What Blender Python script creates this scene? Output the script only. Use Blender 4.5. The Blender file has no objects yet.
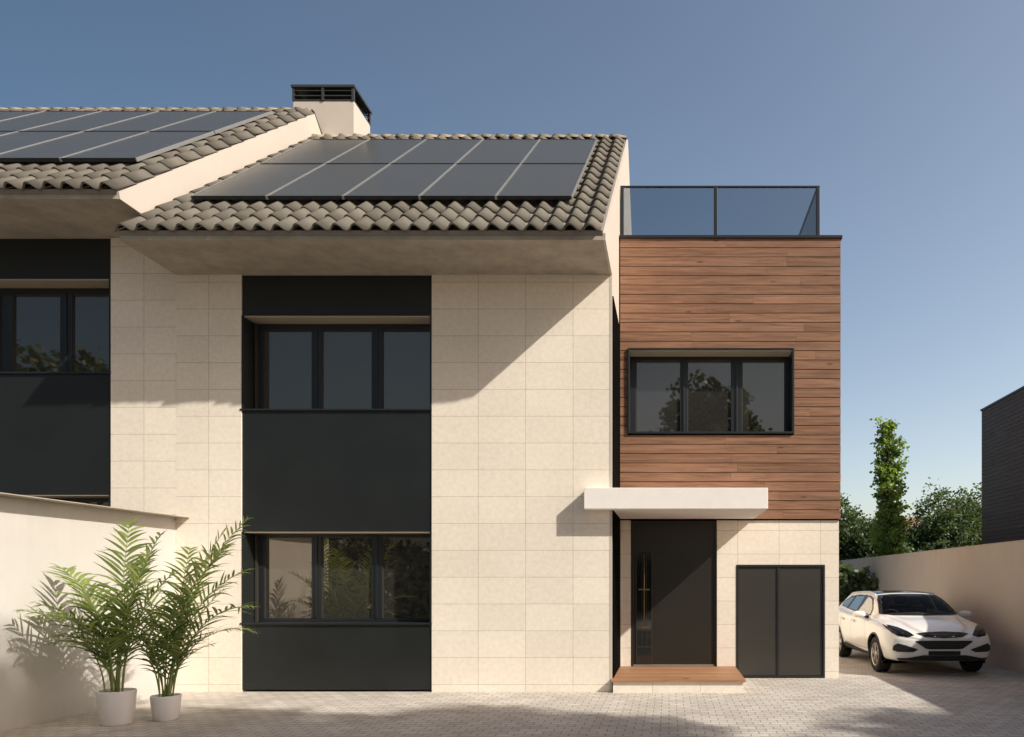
import bpy, bmesh, math, random
from mathutils import Vector, Matrix, noise
from mathutils.bvhtree import BVHTree
from mathutils.geometry import delaunay_2d_cdt
random.seed(7)
R = math.radians
scene = bpy.context.scene
COL = scene.collection

# ------------------------------------------------------------------ helpers
ROOTLOC = {}
def tag(o, label=None, cat=None, group=None, kind=None):
    if label: o['label'] = label
    if cat: o['category'] = cat
    if group: o['group'] = group
    if kind: o['kind'] = kind
    return o
def thing(name, label, cat, loc=(0, 0, 0), group=None):
    o = bpy.data.objects.new(name, None); COL.objects.link(o)
    o.empty_display_size = 0.3; o.location = loc; ROOTLOC[o] = Vector(loc)
    return tag(o, label, cat, group)
def rootloc(p):
    while p is not None:
        if p in ROOTLOC: return ROOTLOC[p]
        p = p.parent
    return Vector((0, 0, 0))
class MB:
    """collects geometry (world coordinates), then links it as one mesh object"""
    def __init__(s): s.v = []; s.f = []; s.c = []; s.mi = []
    def face(s, pts, c=0.5, mi=0):
        n = len(s.v); s.v += [tuple(p) for p in pts]
        s.f.append(tuple(range(n, n + len(pts)))); s.c.append(c); s.mi.append(mi)
    def mesh(s, vs, fs, c=0.5, mi=0):
        n = len(s.v); s.v += [tuple(p) for p in vs]
        for f in fs: s.f.append(tuple(i + n for i in f)); s.c.append(c); s.mi.append(mi)
    def box(s, x0, x1, y0, y1, z0, z1, c=0.5, mi=0):
        vs = [(x0,y0,z0),(x1,y0,z0),(x1,y1,z0),(x0,y1,z0),(x0,y0,z1),(x1,y0,z1),(x1,y1,z1),(x0,y1,z1)]
        s.mesh(vs, [(0,3,2,1),(4,5,6,7),(0,1,5,4),(1,2,6,5),(2,3,7,6),(3,0,4,7)], c, mi)
    def prism_x(s, poly, x0, x1, c=0.5):     # poly in (y, z)
        n = len(poly)
        vs = [(x0, y, z) for y, z in poly] + [(x1, y, z) for y, z in poly]
        fs = [tuple(range(n))[::-1], tuple(range(n, 2*n))] + [(i, (i+1) % n, n + (i+1) % n, n + i) for i in range(n)]
        s.mesh(vs, fs, c)
    def prism_z(s, poly, z0, z1, c=0.5):
        n = len(poly)
        vs = [(x, y, z0) for x, y in poly] + [(x, y, z1) for x, y in poly]
        fs = [tuple(range(n))[::-1], tuple(range(n, 2*n))] + [(i, (i+1) % n, n + (i+1) % n, n + i) for i in range(n)]
        s.mesh(vs, fs, c)
    def tube(s, pts, rad, seg=6, c=0.5, cap=True):
        pts = [Vector(p) for p in pts]
        if not hasattr(rad, '__len__'): rad = [rad] * len(pts)
        base = len(s.v); up = Vector((0, 0, 1))
        for i, p in enumerate(pts):
            d = (pts[min(i+1, len(pts)-1)] - pts[max(i-1, 0)])
            d = d.normalized() if d.length > 1e-9 else Vector((0, 0, 1))
            a = d.cross(up)
            if a.length < 1e-3: a = d.cross(Vector((1, 0, 0)))
            a.normalize(); b = d.cross(a)
            for k in range(seg):
                t = 2*math.pi*k/seg
                s.v.append(tuple(p + (a*math.cos(t) + b*math.sin(t))*rad[i]))
        for i in range(len(pts)-1):
            for k in range(seg):
                s.f.append((base+i*seg+k, base+i*seg+(k+1) % seg, base+(i+1)*seg+(k+1) % seg, base+(i+1)*seg+k)); s.c.append(c); s.mi.append(0)
        if cap:
            s.f.append(tuple(base+k for k in range(seg))[::-1]); s.c.append(c); s.mi.append(0)
            e = base+(len(pts)-1)*seg
            s.f.append(tuple(e+k for k in range(seg))); s.c.append(c); s.mi.append(0)
    def lathe(s, prof, cx, cy, seg=32, axis='z', c=0.5, cz=0):
        base = len(s.v)
        for r, h in prof:
            for k in range(seg):
                t = 2*math.pi*k/seg
                if axis == 'z': s.v.append((cx+r*math.cos(t), cy+r*math.sin(t), h+cz))
                else: s.v.append((h+cx, cy+r*math.cos(t), cz+r*math.sin(t)))
        for i in range(len(prof)-1):
            for k in range(seg):
                s.f.append((base+i*seg+k, base+i*seg+(k+1) % seg, base+(i+1)*seg+(k+1) % seg, base+(i+1)*seg+k)); s.c.append(c); s.mi.append(0)
    def build(s, name, mat, parent=None, smooth=False, bevel=0, base=None, fix=False):
        off = rootloc(parent) if parent is not None else Vector(base or (0, 0, 0))
        me = bpy.data.meshes.new(name)
        me.from_pydata([(v[0]-off.x, v[1]-off.y, v[2]-off.z) for v in s.v], [], s.f)
        mats = mat if isinstance(mat, (list, tuple)) else [mat]
        for m in mats: me.materials.append(m)
        if len(mats) > 1: me.polygons.foreach_set('material_index', s.mi)
        at = me.color_attributes.new('tint', 'FLOAT_COLOR', 'CORNER')
        buf = []
        for p, c in zip(me.polygons, s.c): buf += [c, c, c, 1.0] * p.loop_total
        at.data.foreach_set('color', buf)
        if smooth: me.polygons.foreach_set('use_smooth', [True]*len(me.polygons))
        if fix:
            bm = bmesh.new(); bm.from_mesh(me); bmesh.ops.recalc_face_normals(bm, faces=bm.faces); bm.to_mesh(me); bm.free()
        me.update()
        o = bpy.data.objects.new(name, me); COL.objects.link(o)
        if parent is not None: o.parent = parent
        else: o.location = off
        if bevel:
            b = o.modifiers.new('Bevel', 'BEVEL'); b.width = bevel; b.segments = 2; b.limit_method = 'ANGLE'
        return o
def copy_tree(o, parent=None):
    c = o.copy(); COL.objects.link(c); c.parent = parent
    for ch in list(o.children): copy_tree(ch, c)
    return c

# ------------------------------------------------------------------ materials
def newmat(name):
    m = bpy.data.materials.new(name); m.use_nodes = True
    nt = m.node_tree; b = nt.nodes['Principled BSDF']
    return m, nt, b
def N(nt, t, **kw):
    n = nt.nodes.new(t)
    for k, v in kw.items():
        if k in n.inputs: n.inputs[k].default_value = v
        else: setattr(n, k, v)
    return n
def mul(c, k): return tuple(min(1, x*k) for x in c[:3]) + (1,)
def mixc(nt, fac, a, b, mode='MIX'):
    n = nt.nodes.new('ShaderNodeMix'); n.data_type = 'RGBA'; n.blend_type = mode
    for sock, val in ((n.inputs[0], fac), (n.inputs[6], a), (n.inputs[7], b)):
        if hasattr(val, 'links'): nt.links.new(val, sock)
        else: sock.default_value = val if not isinstance(val, (tuple, list)) else (tuple(val)+(1,))[:4]
    return n.outputs[2]
def basic(name, col, rough=0.6, metal=0.0, var=0.12, scale=3.0, bump=0.0, bscale=60, spec=0.5, tint=0.0, stretch=None, rvar=0.0, ior=None):
    m, nt, b = newmat(name)
    geo = N(nt, 'ShaderNodeNewGeometry')
    mp = N(nt, 'ShaderNodeMapping'); nt.links.new(geo.outputs['Position'], mp.inputs[0])
    if stretch: mp.inputs['Scale'].default_value = stretch
    n1 = N(nt, 'ShaderNodeTexNoise'); n1.inputs['Scale'].default_value = scale; n1.inputs['Detail'].default_value = 6
    n1.inputs['Roughness'].default_value = 0.65
    nt.links.new(mp.outputs[0], n1.inputs['Vector'])
    c = mixc(nt, n1.outputs[0], mul(col, 1-var*1.6), mul(col, 1+var*1.6))
    if tint:
        at = N(nt, 'ShaderNodeAttribute', attribute_name='tint')
        rmp = N(nt, 'ShaderNodeMapRange'); nt.links.new(at.outputs['Fac'], rmp.inputs[0])
        rmp.inputs[3].default_value = 1-tint; rmp.inputs[4].default_value = 1+tint
        cc = N(nt, 'ShaderNodeCombineColor')
        for i in range(3): nt.links.new(rmp.outputs[0], cc.inputs[i])
        c = mixc(nt, 1.0, c, cc.outputs[0], 'MULTIPLY')
    nt.links.new(c, b.inputs['Base Color'])
    b.inputs['Roughness'].default_value = rough; b.inputs['Metallic'].default_value = metal
    b.inputs['Specular IOR Level'].default_value = spec
    if ior: b.inputs['IOR'].default_value = ior
    if rvar:
        rr = N(nt, 'ShaderNodeMapRange'); nt.links.new(n1.outputs[0], rr.inputs[0])
        rr.inputs[3].default_value = max(0, rough-rvar); rr.inputs[4].default_value = rough+rvar
        nt.links.new(rr.outputs[0], b.inputs['Roughness'])
    if bump:
        n2 = N(nt, 'ShaderNodeTexNoise'); n2.inputs['Scale'].default_value = bscale; n2.inputs['Detail'].default_value = 4
        nt.links.new(mp.outputs[0], n2.inputs['Vector'])
        bp = N(nt, 'ShaderNodeBump'); bp.inputs['Strength'].default_value = bump; bp.inputs['Distance'].default_value = 0.01
        nt.links.new(n2.outputs[0], bp.inputs['Height']); nt.links.new(bp.outputs[0], b.inputs['Normal'])
    return m
def stone(name, x0, z0, col=(0.95, 0.865, 0.74), bw=0.719, rh=0.407):
    m, nt, b = newmat(name)
    geo = N(nt, 'ShaderNodeNewGeometry'); sp = N(nt, 'ShaderNodeSeparateXYZ'); nt.links.new(geo.outputs['Position'], sp.inputs[0])
    cx = N(nt, 'ShaderNodeCombineXYZ')
    for src, dst, off in ((0, 0, x0 - 40*bw), (2, 1, z0 - 40*rh)):
        a = N(nt, 'ShaderNodeMath', operation='SUBTRACT'); nt.links.new(sp.outputs[src], a.inputs[0]); a.inputs[1].default_value = off
        nt.links.new(a.outputs[0], cx.inputs[dst])
    br = N(nt, 'ShaderNodeTexBrick'); br.offset = 0; br.squash = 1
    nt.links.new(cx.outputs[0], br.inputs['Vector'])
    br.inputs['Scale'].default_value = 1; br.inputs['Brick Width'].default_value = bw; br.inputs['Row Height'].default_value = rh
    br.inputs['Mortar Size'].default_value = 0.0042; br.inputs['Mortar Smooth'].default_value = 0.1; br.inputs['Bias'].default_value = 0
    br.inputs['Color1'].default_value = mul(col, 0.965); br.inputs['Color2'].default_value = mul(col, 1.03)
    br.inputs['Mortar'].default_value = mul((col[0], col[1]*.97, col[2]*.93), 0.66)
    n1 = N(nt, 'ShaderNodeTexNoise'); n1.inputs['Scale'].default_value = 14; n1.inputs['Detail'].default_value = 8; n1.inputs['Roughness'].default_value = .75
    nt.links.new(geo.outputs['Position'], n1.inputs['Vector'])
    n3 = N(nt, 'ShaderNodeTexNoise'); n3.inputs['Scale'].default_value = 0.8; n3.inputs['Detail'].default_value = 4
    nt.links.new(geo.outputs['Position'], n3.inputs['Vector'])
    r1 = N(nt, 'ShaderNodeValToRGB'); nt.links.new(n1.outputs[0], r1.inputs[0])
    r1.color_ramp.elements[0].position = .3; r1.color_ramp.elements[0].color = (.865, .86, .85, 1)
    r1.color_ramp.elements[1].position = .6; r1.color_ramp.elements[1].color = (1, 1, 1, 1)
    c = mixc(nt, 1.0, br.outputs['Color'], r1.outputs[0], 'MULTIPLY')
    r3 = N(nt, 'ShaderNodeValToRGB'); nt.links.new(n3.outputs[0], r3.inputs[0])
    r3.color_ramp.elements[0].position = .25; r3.color_ramp.elements[0].color = (.9, .89, .87, 1)
    r3.color_ramp.elements[1].position = .75; r3.color_ramp.elements[1].color = (1.0, 1.0, 1.0, 1)
    c = mixc(nt, 1.0, c, r3.outputs[0], 'MULTIPLY')
    nt.links.new(c, b.inputs['Base Color']); b.inputs['Roughness'].default_value = .8
    b.inputs['Specular IOR Level'].default_value = .25
    inv = N(nt, 'ShaderNodeMath', operation='SUBTRACT'); inv.inputs[0].default_value = 1; nt.links.new(br.outputs['Fac'], inv.inputs[1])
    ad = N(nt, 'ShaderNodeMath', operation='MULTIPLY_ADD'); nt.links.new(n1.outputs[0], ad.inputs[0]); ad.inputs[1].default_value = .6
    nt.links.new(inv.outputs[0], ad.inputs[2])
    bp = N(nt, 'ShaderNodeBump'); bp.inputs['Strength'].default_value = .4; bp.inputs['Distance'].default_value = .006
    nt.links.new(ad.outputs[0], bp.inputs['Height']); nt.links.new(bp.outputs[0], b.inputs['Normal'])
    return m
def glassy(name, col=(.012, .013, .015), ior=2.3, rough=.02, wave=.002, stint=(1, 1, 1)):
    m, nt, b = newmat(name)
    b.inputs['Base Color'].default_value = col + (1,); b.inputs['Roughness'].default_value = rough
    b.inputs['IOR'].default_value = ior; b.inputs['Specular Tint'].default_value = stint + (1,)
    geo = N(nt, 'ShaderNodeNewGeometry')
    n = N(nt, 'ShaderNodeTexNoise'); n.inputs['Scale'].default_value = 1.1; n.inputs['Detail'].default_value = 1
    nt.links.new(geo.outputs['Position'], n.inputs['Vector'])
    bp = N(nt, 'ShaderNodeBump'); bp.inputs['Strength'].default_value = 1; bp.inputs['Distance'].default_value = wave
    nt.links.new(n.outputs[0], bp.inputs['Height']); nt.links.new(bp.outputs[0], b.inputs['Normal'])
    return m
def clear(name, tint=(.6, .66, .72), refl=.12, ior=1.5, gc=1):
    m, nt, b = newmat(name)
    nt.nodes.remove(b); out = nt.nodes['Material Output']
    t = N(nt, 'ShaderNodeBsdfTransparent'); t.inputs[0].default_value = tint + (1,)
    g = N(nt, 'ShaderNodeBsdfGlossy'); g.inputs['Roughness'].default_value = .02; g.inputs[0].default_value = (gc, gc, gc*.96, 1)
    fr = N(nt, 'ShaderNodeFresnel'); fr.inputs[0].default_value = ior
    ad = N(nt, 'ShaderNodeMath', operation='ADD'); nt.links.new(fr.outputs[0], ad.inputs[0]); ad.inputs[1].default_value = refl-.04
    mx = N(nt, 'ShaderNodeMixShader'); nt.links.new(ad.outputs[0], mx.inputs[0]); nt.links.new(t.outputs[0], mx.inputs[1]); nt.links.new(g.outputs[0], mx.inputs[2])
    nt.links.new(mx.outputs[0], out.inputs[0])
    return m
def wood(name, dark, light, axis='x', rough=.55, tint=.17, gs=1.0):
    m, nt, b = newmat(name)
    geo = N(nt, 'ShaderNodeNewGeometry')
    at = N(nt, 'ShaderNodeAttribute', attribute_name='tint')
    # every board shifts the grain
    sc = N(nt, 'ShaderNodeMath', operation='MULTIPLY'); nt.links.new(at.outputs['Fac'], sc.inputs[0]); sc.inputs[1].default_value = 37
    cb = N(nt, 'ShaderNodeCombineXYZ')
    for i in range(3): nt.links.new(sc.outputs[0], cb.inputs[i])
    va = N(nt, 'ShaderNodeVectorMath', operation='ADD'); nt.links.new(geo.outputs['Position'], va.inputs[0]); nt.links.new(cb.outputs[0], va.inputs[1])
    mp = N(nt, 'ShaderNodeMapping'); nt.links.new(va.outputs[0], mp.inputs[0])
    mp.inputs['Scale'].default_value = (1.2*gs, 22*gs, 26*gs) if axis == 'x' else (22*gs, 1.2*gs, 26*gs)
    n = N(nt, 'ShaderNodeTexNoise'); n.inputs['Scale'].default_value = 1; n.inputs['Detail'].default_value = 8; n.inputs['Roughness'].default_value = .7; n.inputs['Distortion'].default_value = .6
    nt.links.new(mp.outputs[0], n.inputs['Vector'])
    r = N(nt, 'ShaderNodeValToRGB'); nt.links.new(n.outputs[0], r.inputs[0])
    r.color_ramp.elements[0].position = .3; r.color_ramp.elements[0].color = dark + (1,)
    r.color_ramp.elements[1].position = .65; r.color_ramp.elements[1].color = light + (1,)
    # knots
    mk = N(nt, 'ShaderNodeMapping'); nt.links.new(va.outputs[0], mk.inputs[0]); mk.inputs['Scale'].default_value = (1.3, 1.3, 5)
    vo = N(nt, 'ShaderNodeTexVoronoi'); vo.inputs['Scale'].default_value = 1.0; nt.links.new(mk.outputs[0], vo.inputs['Vector'])
    kr = N(nt, 'ShaderNodeMapRange'); nt.links.new(vo.outputs['Distance'], kr.inputs[0]); kr.inputs[1].default_value = .03; kr.inputs[2].default_value = .1; kr.inputs[3].default_value = .35; kr.inputs[4].default_value = 1
    kc = N(nt, 'ShaderNodeCombineColor')
    for i in range(3): nt.links.new(kr.outputs[0], kc.inputs[i])
    c = mixc(nt, 1.0, r.outputs[0], kc.outputs[0], 'MULTIPLY')
    rmp = N(nt, 'ShaderNodeMapRange'); nt.links.new(at.outputs['Fac'], rmp.inputs[0]); rmp.inputs[3].default_value = 1-tint; rmp.inputs[4].default_value = 1+tint
    cc = N(nt, 'ShaderNodeCombineColor')
    for i in range(3): nt.links.new(rmp.outputs[0], cc.inputs[i])
    c = mixc(nt, 1.0, c, cc.outputs[0], 'MULTIPLY')
    nt.links.new(c, b.inputs['Base Color']); b.inputs['Roughness'].default_value = rough; b.inputs['Specular IOR Level'].default_value = .3
    bp = N(nt, 'ShaderNodeBump'); bp.inputs['Strength'].default_value = .25; bp.inputs['Distance'].default_value = .003
    nt.links.new(n.outputs[0], bp.inputs['Height']); nt.links.new(bp.outputs[0], b.inputs['Normal'])
    return m
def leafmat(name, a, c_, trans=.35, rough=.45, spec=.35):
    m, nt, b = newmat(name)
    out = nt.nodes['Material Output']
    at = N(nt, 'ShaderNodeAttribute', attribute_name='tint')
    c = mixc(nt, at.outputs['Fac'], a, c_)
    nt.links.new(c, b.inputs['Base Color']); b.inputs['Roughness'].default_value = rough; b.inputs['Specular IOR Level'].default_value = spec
    tr = N(nt, 'ShaderNodeBsdfTranslucent'); c2 = mixc(nt, 1.0, c, (1.5, 1.7, .7), 'MULTIPLY'); nt.links.new(c2, tr.inputs[0])
    mx = N(nt, 'ShaderNodeMixShader'); mx.inputs[0].default_value = trans
    nt.links.new(b.outputs[0], mx.inputs[1]); nt.links.new(tr.outputs[0], mx.inputs[2]); nt.links.new(mx.outputs[0], out.inputs[0])
    return m
def pavers(name):
    m, nt, b = newmat(name)
    geo = N(nt, 'ShaderNodeNewGeometry')
    br = N(nt, 'ShaderNodeTexBrick'); br.offset = .5
    nt.links.new(geo.outputs['Position'], br.inputs['Vector'])
    br.inputs['Scale'].default_value = 1; br.inputs['Brick Width'].default_value = .20; br.inputs['Row Height'].default_value = .13
    br.inputs['Mortar Size'].default_value = .006; br.inputs['Mortar Smooth'].default_value = .2; br.inputs['Bias'].default_value = 0
    br.inputs['Color1'].default_value = (.54, .49, .43, 1); br.inputs['Color2'].default_value = (.66, .61, .54, 1)
    br.inputs['Mortar'].default_value = (.27, .24, .21, 1)
    n = N(nt, 'ShaderNodeTexNoise'); n.inputs['Scale'].default_value = .9; n.inputs['Detail'].default_value = 8; n.inputs['Roughness'].default_value = .7
    nt.links.new(geo.outputs['Position'], n.inputs['Vector'])
    r = N(nt, 'ShaderNodeValToRGB'); nt.links.new(n.outputs[0], r.inputs[0])
    r.color_ramp.elements[0].position = .3; r.color_ramp.elements[0].color = (.72, .71, .7, 1)
    r.color_ramp.elements[1].position = .7; r.color_ramp.elements[1].color = (1, 1, 1, 1)
    n2 = N(nt, 'ShaderNodeTexNoise'); n2.inputs['Scale'].default_value = 45; n2.inputs['Detail'].default_value = 5
    nt.links.new(geo.outputs['Position'], n2.inputs['Vector'])
    c = mixc(nt, 1.0, br.outputs['Color'], r.outputs[0], 'MULTIPLY')
    c = mixc(nt, .35, c, n2.outputs[0], 'OVERLAY')
    nt.links.new(c, b.inputs['Base Color']); b.inputs['Roughness'].default_value = .85; b.inputs['Specular IOR Level'].default_value = .25
    inv = N(nt, 'ShaderNodeMath', operation='MULTIPLY_ADD'); nt.links.new(br.outputs['Fac'], inv.inputs[0]); inv.inputs[1].default_value = -1.2
    nt.links.new(n2.outputs[0], inv.inputs[2])
    bp = N(nt, 'ShaderNodeBump'); bp.inputs['Strength'].default_value = .6; bp.inputs['Distance'].default_value = .006
    nt.links.new(inv.outputs[0], bp.inputs['Height']); nt.links.new(bp.outputs[0], b.inputs['Normal'])
    return m

M = {}
M['stone'] = stone('stone_cladding', -.737, 5.812)
M['stone_n'] = stone('stone_cladding_neighbour', -7.967, 5.945)
M['stone_l'] = stone('stone_cladding_left', -6.985, 5.812)
M['stone_w'] = stone('stone_cladding_wing', 1.19, 5.812)
M['stucco'] = basic('stucco', (.57, .51, .44), .85, var=.05, scale=1.5, bump=.15, bscale=80, spec=.2)
M['white_wall'] = basic('white_render', (.585, .56, .52), .85, var=.06, scale=1.2, bump=.2, bscale=70, spec=.2)
M['brown_wall'] = basic('tan_render', (.58, .53, .455), .88, var=.07, scale=.8, bump=.2, bscale=60, spec=.2)
M['canopy'] = basic('canopy_concrete', (.90, .86, .80), .8, var=.06, scale=2.5, bump=.15, bscale=50, spec=.2)
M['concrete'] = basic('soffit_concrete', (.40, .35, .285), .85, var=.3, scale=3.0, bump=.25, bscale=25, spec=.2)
M['fascia'] = basic('fascia_mortar', (.26, .235, .20), .9, var=.15, scale=6)
M['tile'] = basic('roof_tile_clay', (.158, .143, .117), .8, var=.22, scale=4, bump=.25, bscale=60, tint=.17, spec=.25)
M['vent'] = basic('vent_metal', (.045, .047, .045), .45, var=.1)
M['ridge'] = basic('ridge_tile_clay', (.40, .335, .245), .8, var=.3, scale=7, bump=.25, bscale=60, tint=.22, spec=.25)
def weather(m, zt, amt=.16):
    nt = m.node_tree; b = nt.nodes['Principled BSDF']; l = b.inputs['Base Color'].links[0]; src = l.from_socket
    geo = N(nt, 'ShaderNodeNewGeometry'); sp = N(nt, 'ShaderNodeSeparateXYZ'); nt.links.new(geo.outputs['Position'], sp.inputs[0])
    mp = N(nt, 'ShaderNodeMapping'); mp.inputs['Scale'].default_value = (5, 5, .35); nt.links.new(geo.outputs['Position'], mp.inputs[0])
    n = N(nt, 'ShaderNodeTexNoise'); n.inputs['Scale'].default_value = 1.3; n.inputs['Detail'].default_value = 6; nt.links.new(mp.outputs[0], n.inputs['Vector'])
    lo = N(nt, 'ShaderNodeMapRange'); nt.links.new(sp.outputs[2], lo.inputs[0]); lo.inputs[1].default_value = .0; lo.inputs[2].default_value = .35; lo.inputs[3].default_value = 1; lo.inputs[4].default_value = 0
    hi = N(nt, 'ShaderNodeMapRange'); nt.links.new(sp.outputs[2], hi.inputs[0]); hi.inputs[1].default_value = zt-1.1; hi.inputs[2].default_value = zt; hi.inputs[3].default_value = 0; hi.inputs[4].default_value = 1
    ad = N(nt, 'ShaderNodeMath', operation='ADD'); nt.links.new(lo.outputs[0], ad.inputs[0]); nt.links.new(hi.outputs[0], ad.inputs[1])
    ml = N(nt, 'ShaderNodeMath', operation='MULTIPLY'); nt.links.new(ad.outputs[0], ml.inputs[0]); nt.links.new(n.outputs[0], ml.inputs[1])
    m2 = N(nt, 'ShaderNodeMath', operation='MULTIPLY'); nt.links.new(ml.outputs[0], m2.inputs[0]); m2.inputs[1].default_value = amt*2.4; m2.use_clamp = True
    nt.links.new(mixc(nt, m2.outputs[0], src, (.22, .19, .15)), b.inputs['Base Color'])
weather(M['white_wall'], 2.64, .12); weather(M['brown_wall'], 2.4, .1)
M['panel'] = basic('anthracite_cladding', (.0150, .0175, .0172), .42, var=.22, scale=1.2, spec=.4, rvar=.06)
M['frame'] = basic('anthracite_frame', (.016, .019, .022), .38, var=.06, spec=.5)
M['frame_warm'] = basic('reveal_side', (.045, .038, .03), .5, var=.1)
M['tan_reveal'] = basic('tan_reveal', (.44, .37, .27), .8, var=.06)
M['glass'] = glassy('window_glass', (.034, .033, .031), 2.6, stint=(1, .88, .74))
M['leafp'] = basic('ribbed_door_leaf', (.046, .043, .036), .3, var=.12, scale=.8, spec=.5, stretch=(1, 1, 2.5), rvar=.05)
M['glass_door'] = glassy('door_glass', (.012, .013, .012), 1.75, .05)
M['door'] = basic('door_panel', (.026, .023, .018), .3, var=.08, spec=.5, rvar=.05)
M['black'] = basic('black_metal', (.003, .003, .003), .9, var=.05, spec=.02)
M['silver'] = basic('aluminium', (.55, .54, .50), .38, metal=.7, var=.05)
M['brass'] = basic('warm_brass', (.30, .23, .12), .4, metal=.9, var=.05)
M['wood'] = wood('timber_cladding', (.14, .068, .040), (.335, .182, .108))
M['wood_side'] = wood('timber_cladding_side', (.125, .052, .028), (.33, .155, .088), axis='y')
M['deck'] = wood('deck_timber', (.24, .115, .055), (.48, .26, .14), tint=.12)
M['pv'] = basic('solar_cells', (.045, .045, .048), .27, var=.05, spec=.38)
M['pavers'] = pavers('block_paving')
M['soil'] = basic('earth', (.16, .13, .09), .95, var=.3, scale=.4)
M['asphalt'] = basic('asphalt', (.055, .053, .05), .9, var=.2, scale=3, bump=.2, bscale=90)
M['rail_glass'] = clear('balustrade_glass', (.66, .70, .73), .08)
M['leaf_palm'] = leafmat('palm_leaflet', (.045, .085, .02), (.38, .44, .15), .32, .38, .45)
M['palm_stem'] = basic('palm_cane', (.12, .13, .045), .55, var=.3, scale=8)
M['pot'] = basic('white_ceramic', (.74, .71, .67), .45, var=.04, spec=.4)
M['leaf_a'] = leafmat('poplar_leaf', (.07, .12, .025), (.42, .52, .17), .45)
M['leaf_b'] = leafmat('broad_leaf', (.045, .072, .040), (.15, .20, .10), .3)
M['leaf_c'] = leafmat('olive_leaf', (.030, .045, .02), (.09, .12, .055), .25)
M['leaf_d'] = leafmat('hedge_leaf', (.012, .018, .010), (.045, .058, .03), .15)
M['bark'] = basic('bark', (.12, .09, .065), .9, var=.3, scale=6, bump=.5, bscale=20)
M['carpaint'] = basic('white_car_paint', (.82, .79, .74), .22, var=.01, spec=.6)
M['trim'] = basic('black_trim', (.012, .012, .012), .5, var=.1)
M['tyre'] = basic('tyre_rubber', (.007, .007, .007), .85, var=.1)
M['alloy'] = basic('alloy_rim', (.55, .52, .47), .28, metal=.85, var=.03)
M['carglass'] = clear('car_glass', (.72, .70, .62), .045, 1.2, .5)
M['sideglass'] = clear('car_side_glass', (.40, .39, .35), .03, 1.12, .5)
M['seat'] = basic('seat_fabric', (.028, .025, .022), .8, var=.15)
M['lens'] = glassy('headlight_lens', (.01, .01, .01), 1.3, .08, 0)
M['redtile'] = basic('red_roof', (.40, .20, .13), .85, var=.25, scale=3)
M['carpaint'].node_tree.nodes['Principled BSDF'].inputs['Coat Weight'].default_value = .6
# solar cells: fine dark grid
def pvgrid():
    m = M['pv']; nt = m.node_tree; b = nt.nodes['Principled BSDF']
    geo = N(nt, 'ShaderNodeNewGeometry'); w = N(nt, 'ShaderNodeTexWave'); w.inputs['Scale'].default_value = 6.0; w.bands_direction = 'X'
    nt.links.new(geo.outputs['Position'], w.inputs['Vector'])
    r = N(nt, 'ShaderNodeValToRGB'); nt.links.new(w.outputs[1], r.inputs[0])
    r.color_ramp.elements[0].position = 0; r.color_ramp.elements[0].color = (.115, .11, .10, 1)
    r.color_ramp.elements[1].position = .2; r.color_ramp.elements[1].color = (.072, .073, .064, 1)
    nt.links.new(r.outputs[0], b.inputs['Base Color'])
pvgrid()

# ------------------------------------------------------------------ camera, light
cam_d = bpy.data.cameras.new('camera'); cam = bpy.data.objects.new('camera', cam_d); COL.objects.link(cam)
cam.location = (0, -11, 1.7); cam.rotation_euler = (R(90), 0, 0)
cam_d.sensor_width = 36; cam_d.lens = 725/1024*36; cam_d.clip_end = 2000; cam_d.clip_start = .05
cam_d.shift_x = (512-669)/1024; cam_d.shift_y = (580-368.5)/1024
scene.camera = cam
sdir = Vector((1.13, -.6, 1.0)).normalized()
el = math.asin(sdir.z); az = math.atan2(sdir.x, sdir.y)
sd = bpy.data.lights.new('sun', 'SUN'); sd.energy = 5.0; sd.angle = R(.8); sd.color = (1, .942, .85)
so = bpy.data.objects.new('sun', sd); COL.objects.link(so); so.rotation_euler = sdir.to_track_quat('Z', 'Y').to_euler(); so.location = (20, -12, 20)
w = bpy.data.worlds.new('World'); scene.world = w; w.use_nodes = True
nt = w.node_tree; bg = nt.nodes['Background']
sky = nt.nodes.new('ShaderNodeTexSky'); sky.sky_type = 'NISHITA'; sky.sun_disc = False
sky.sun_elevation = el; sky.sun_rotation = az; sky.air_density = 1.0; sky.dust_density = 2.2; sky.ozone_density = 1.2; sky.altitude = 300
# haze glow: the sky is brighter and paler toward the sun's side
tc = nt.nodes.new('ShaderNodeTexCoord'); sx = nt.nodes.new('ShaderNodeSeparateXYZ'); nt.links.new(tc.outputs['Generated'], sx.inputs[0])
cc = nt.nodes.new('ShaderNodeCombineColor')
for i, (o_, k_) in enumerate(((1.22, .93), (1.10, .66), (.97, .47))):
    ma = nt.nodes.new('ShaderNodeMath'); ma.operation = 'MULTIPLY_ADD'; nt.links.new(sx.outputs[0], ma.inputs[0]); ma.inputs[1].default_value = k_; ma.inputs[2].default_value = o_
    nt.links.new(ma.outputs[0], cc.inputs[i])
my = nt.nodes.new('ShaderNodeMath'); my.operation = 'MULTIPLY_ADD'; nt.links.new(sx.outputs[1], my.inputs[0]); my.inputs[1].default_value = .27; my.inputs[2].default_value = .81  # dims the sky behind the camera, added to deepen shade on the facade
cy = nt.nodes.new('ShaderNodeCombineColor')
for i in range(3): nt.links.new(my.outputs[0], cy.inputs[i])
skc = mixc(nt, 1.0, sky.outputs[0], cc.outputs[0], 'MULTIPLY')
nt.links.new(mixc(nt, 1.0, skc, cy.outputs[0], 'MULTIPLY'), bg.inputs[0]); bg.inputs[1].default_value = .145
scene.view_settings.view_transform = 'Standard'; scene.view_settings.look = 'None'; scene.view_settings.exposure = 0; scene.view_settings.gamma = 1
scene.cycles.max_bounces = 8; scene.cycles.transparent_max_bounces = 24

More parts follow.
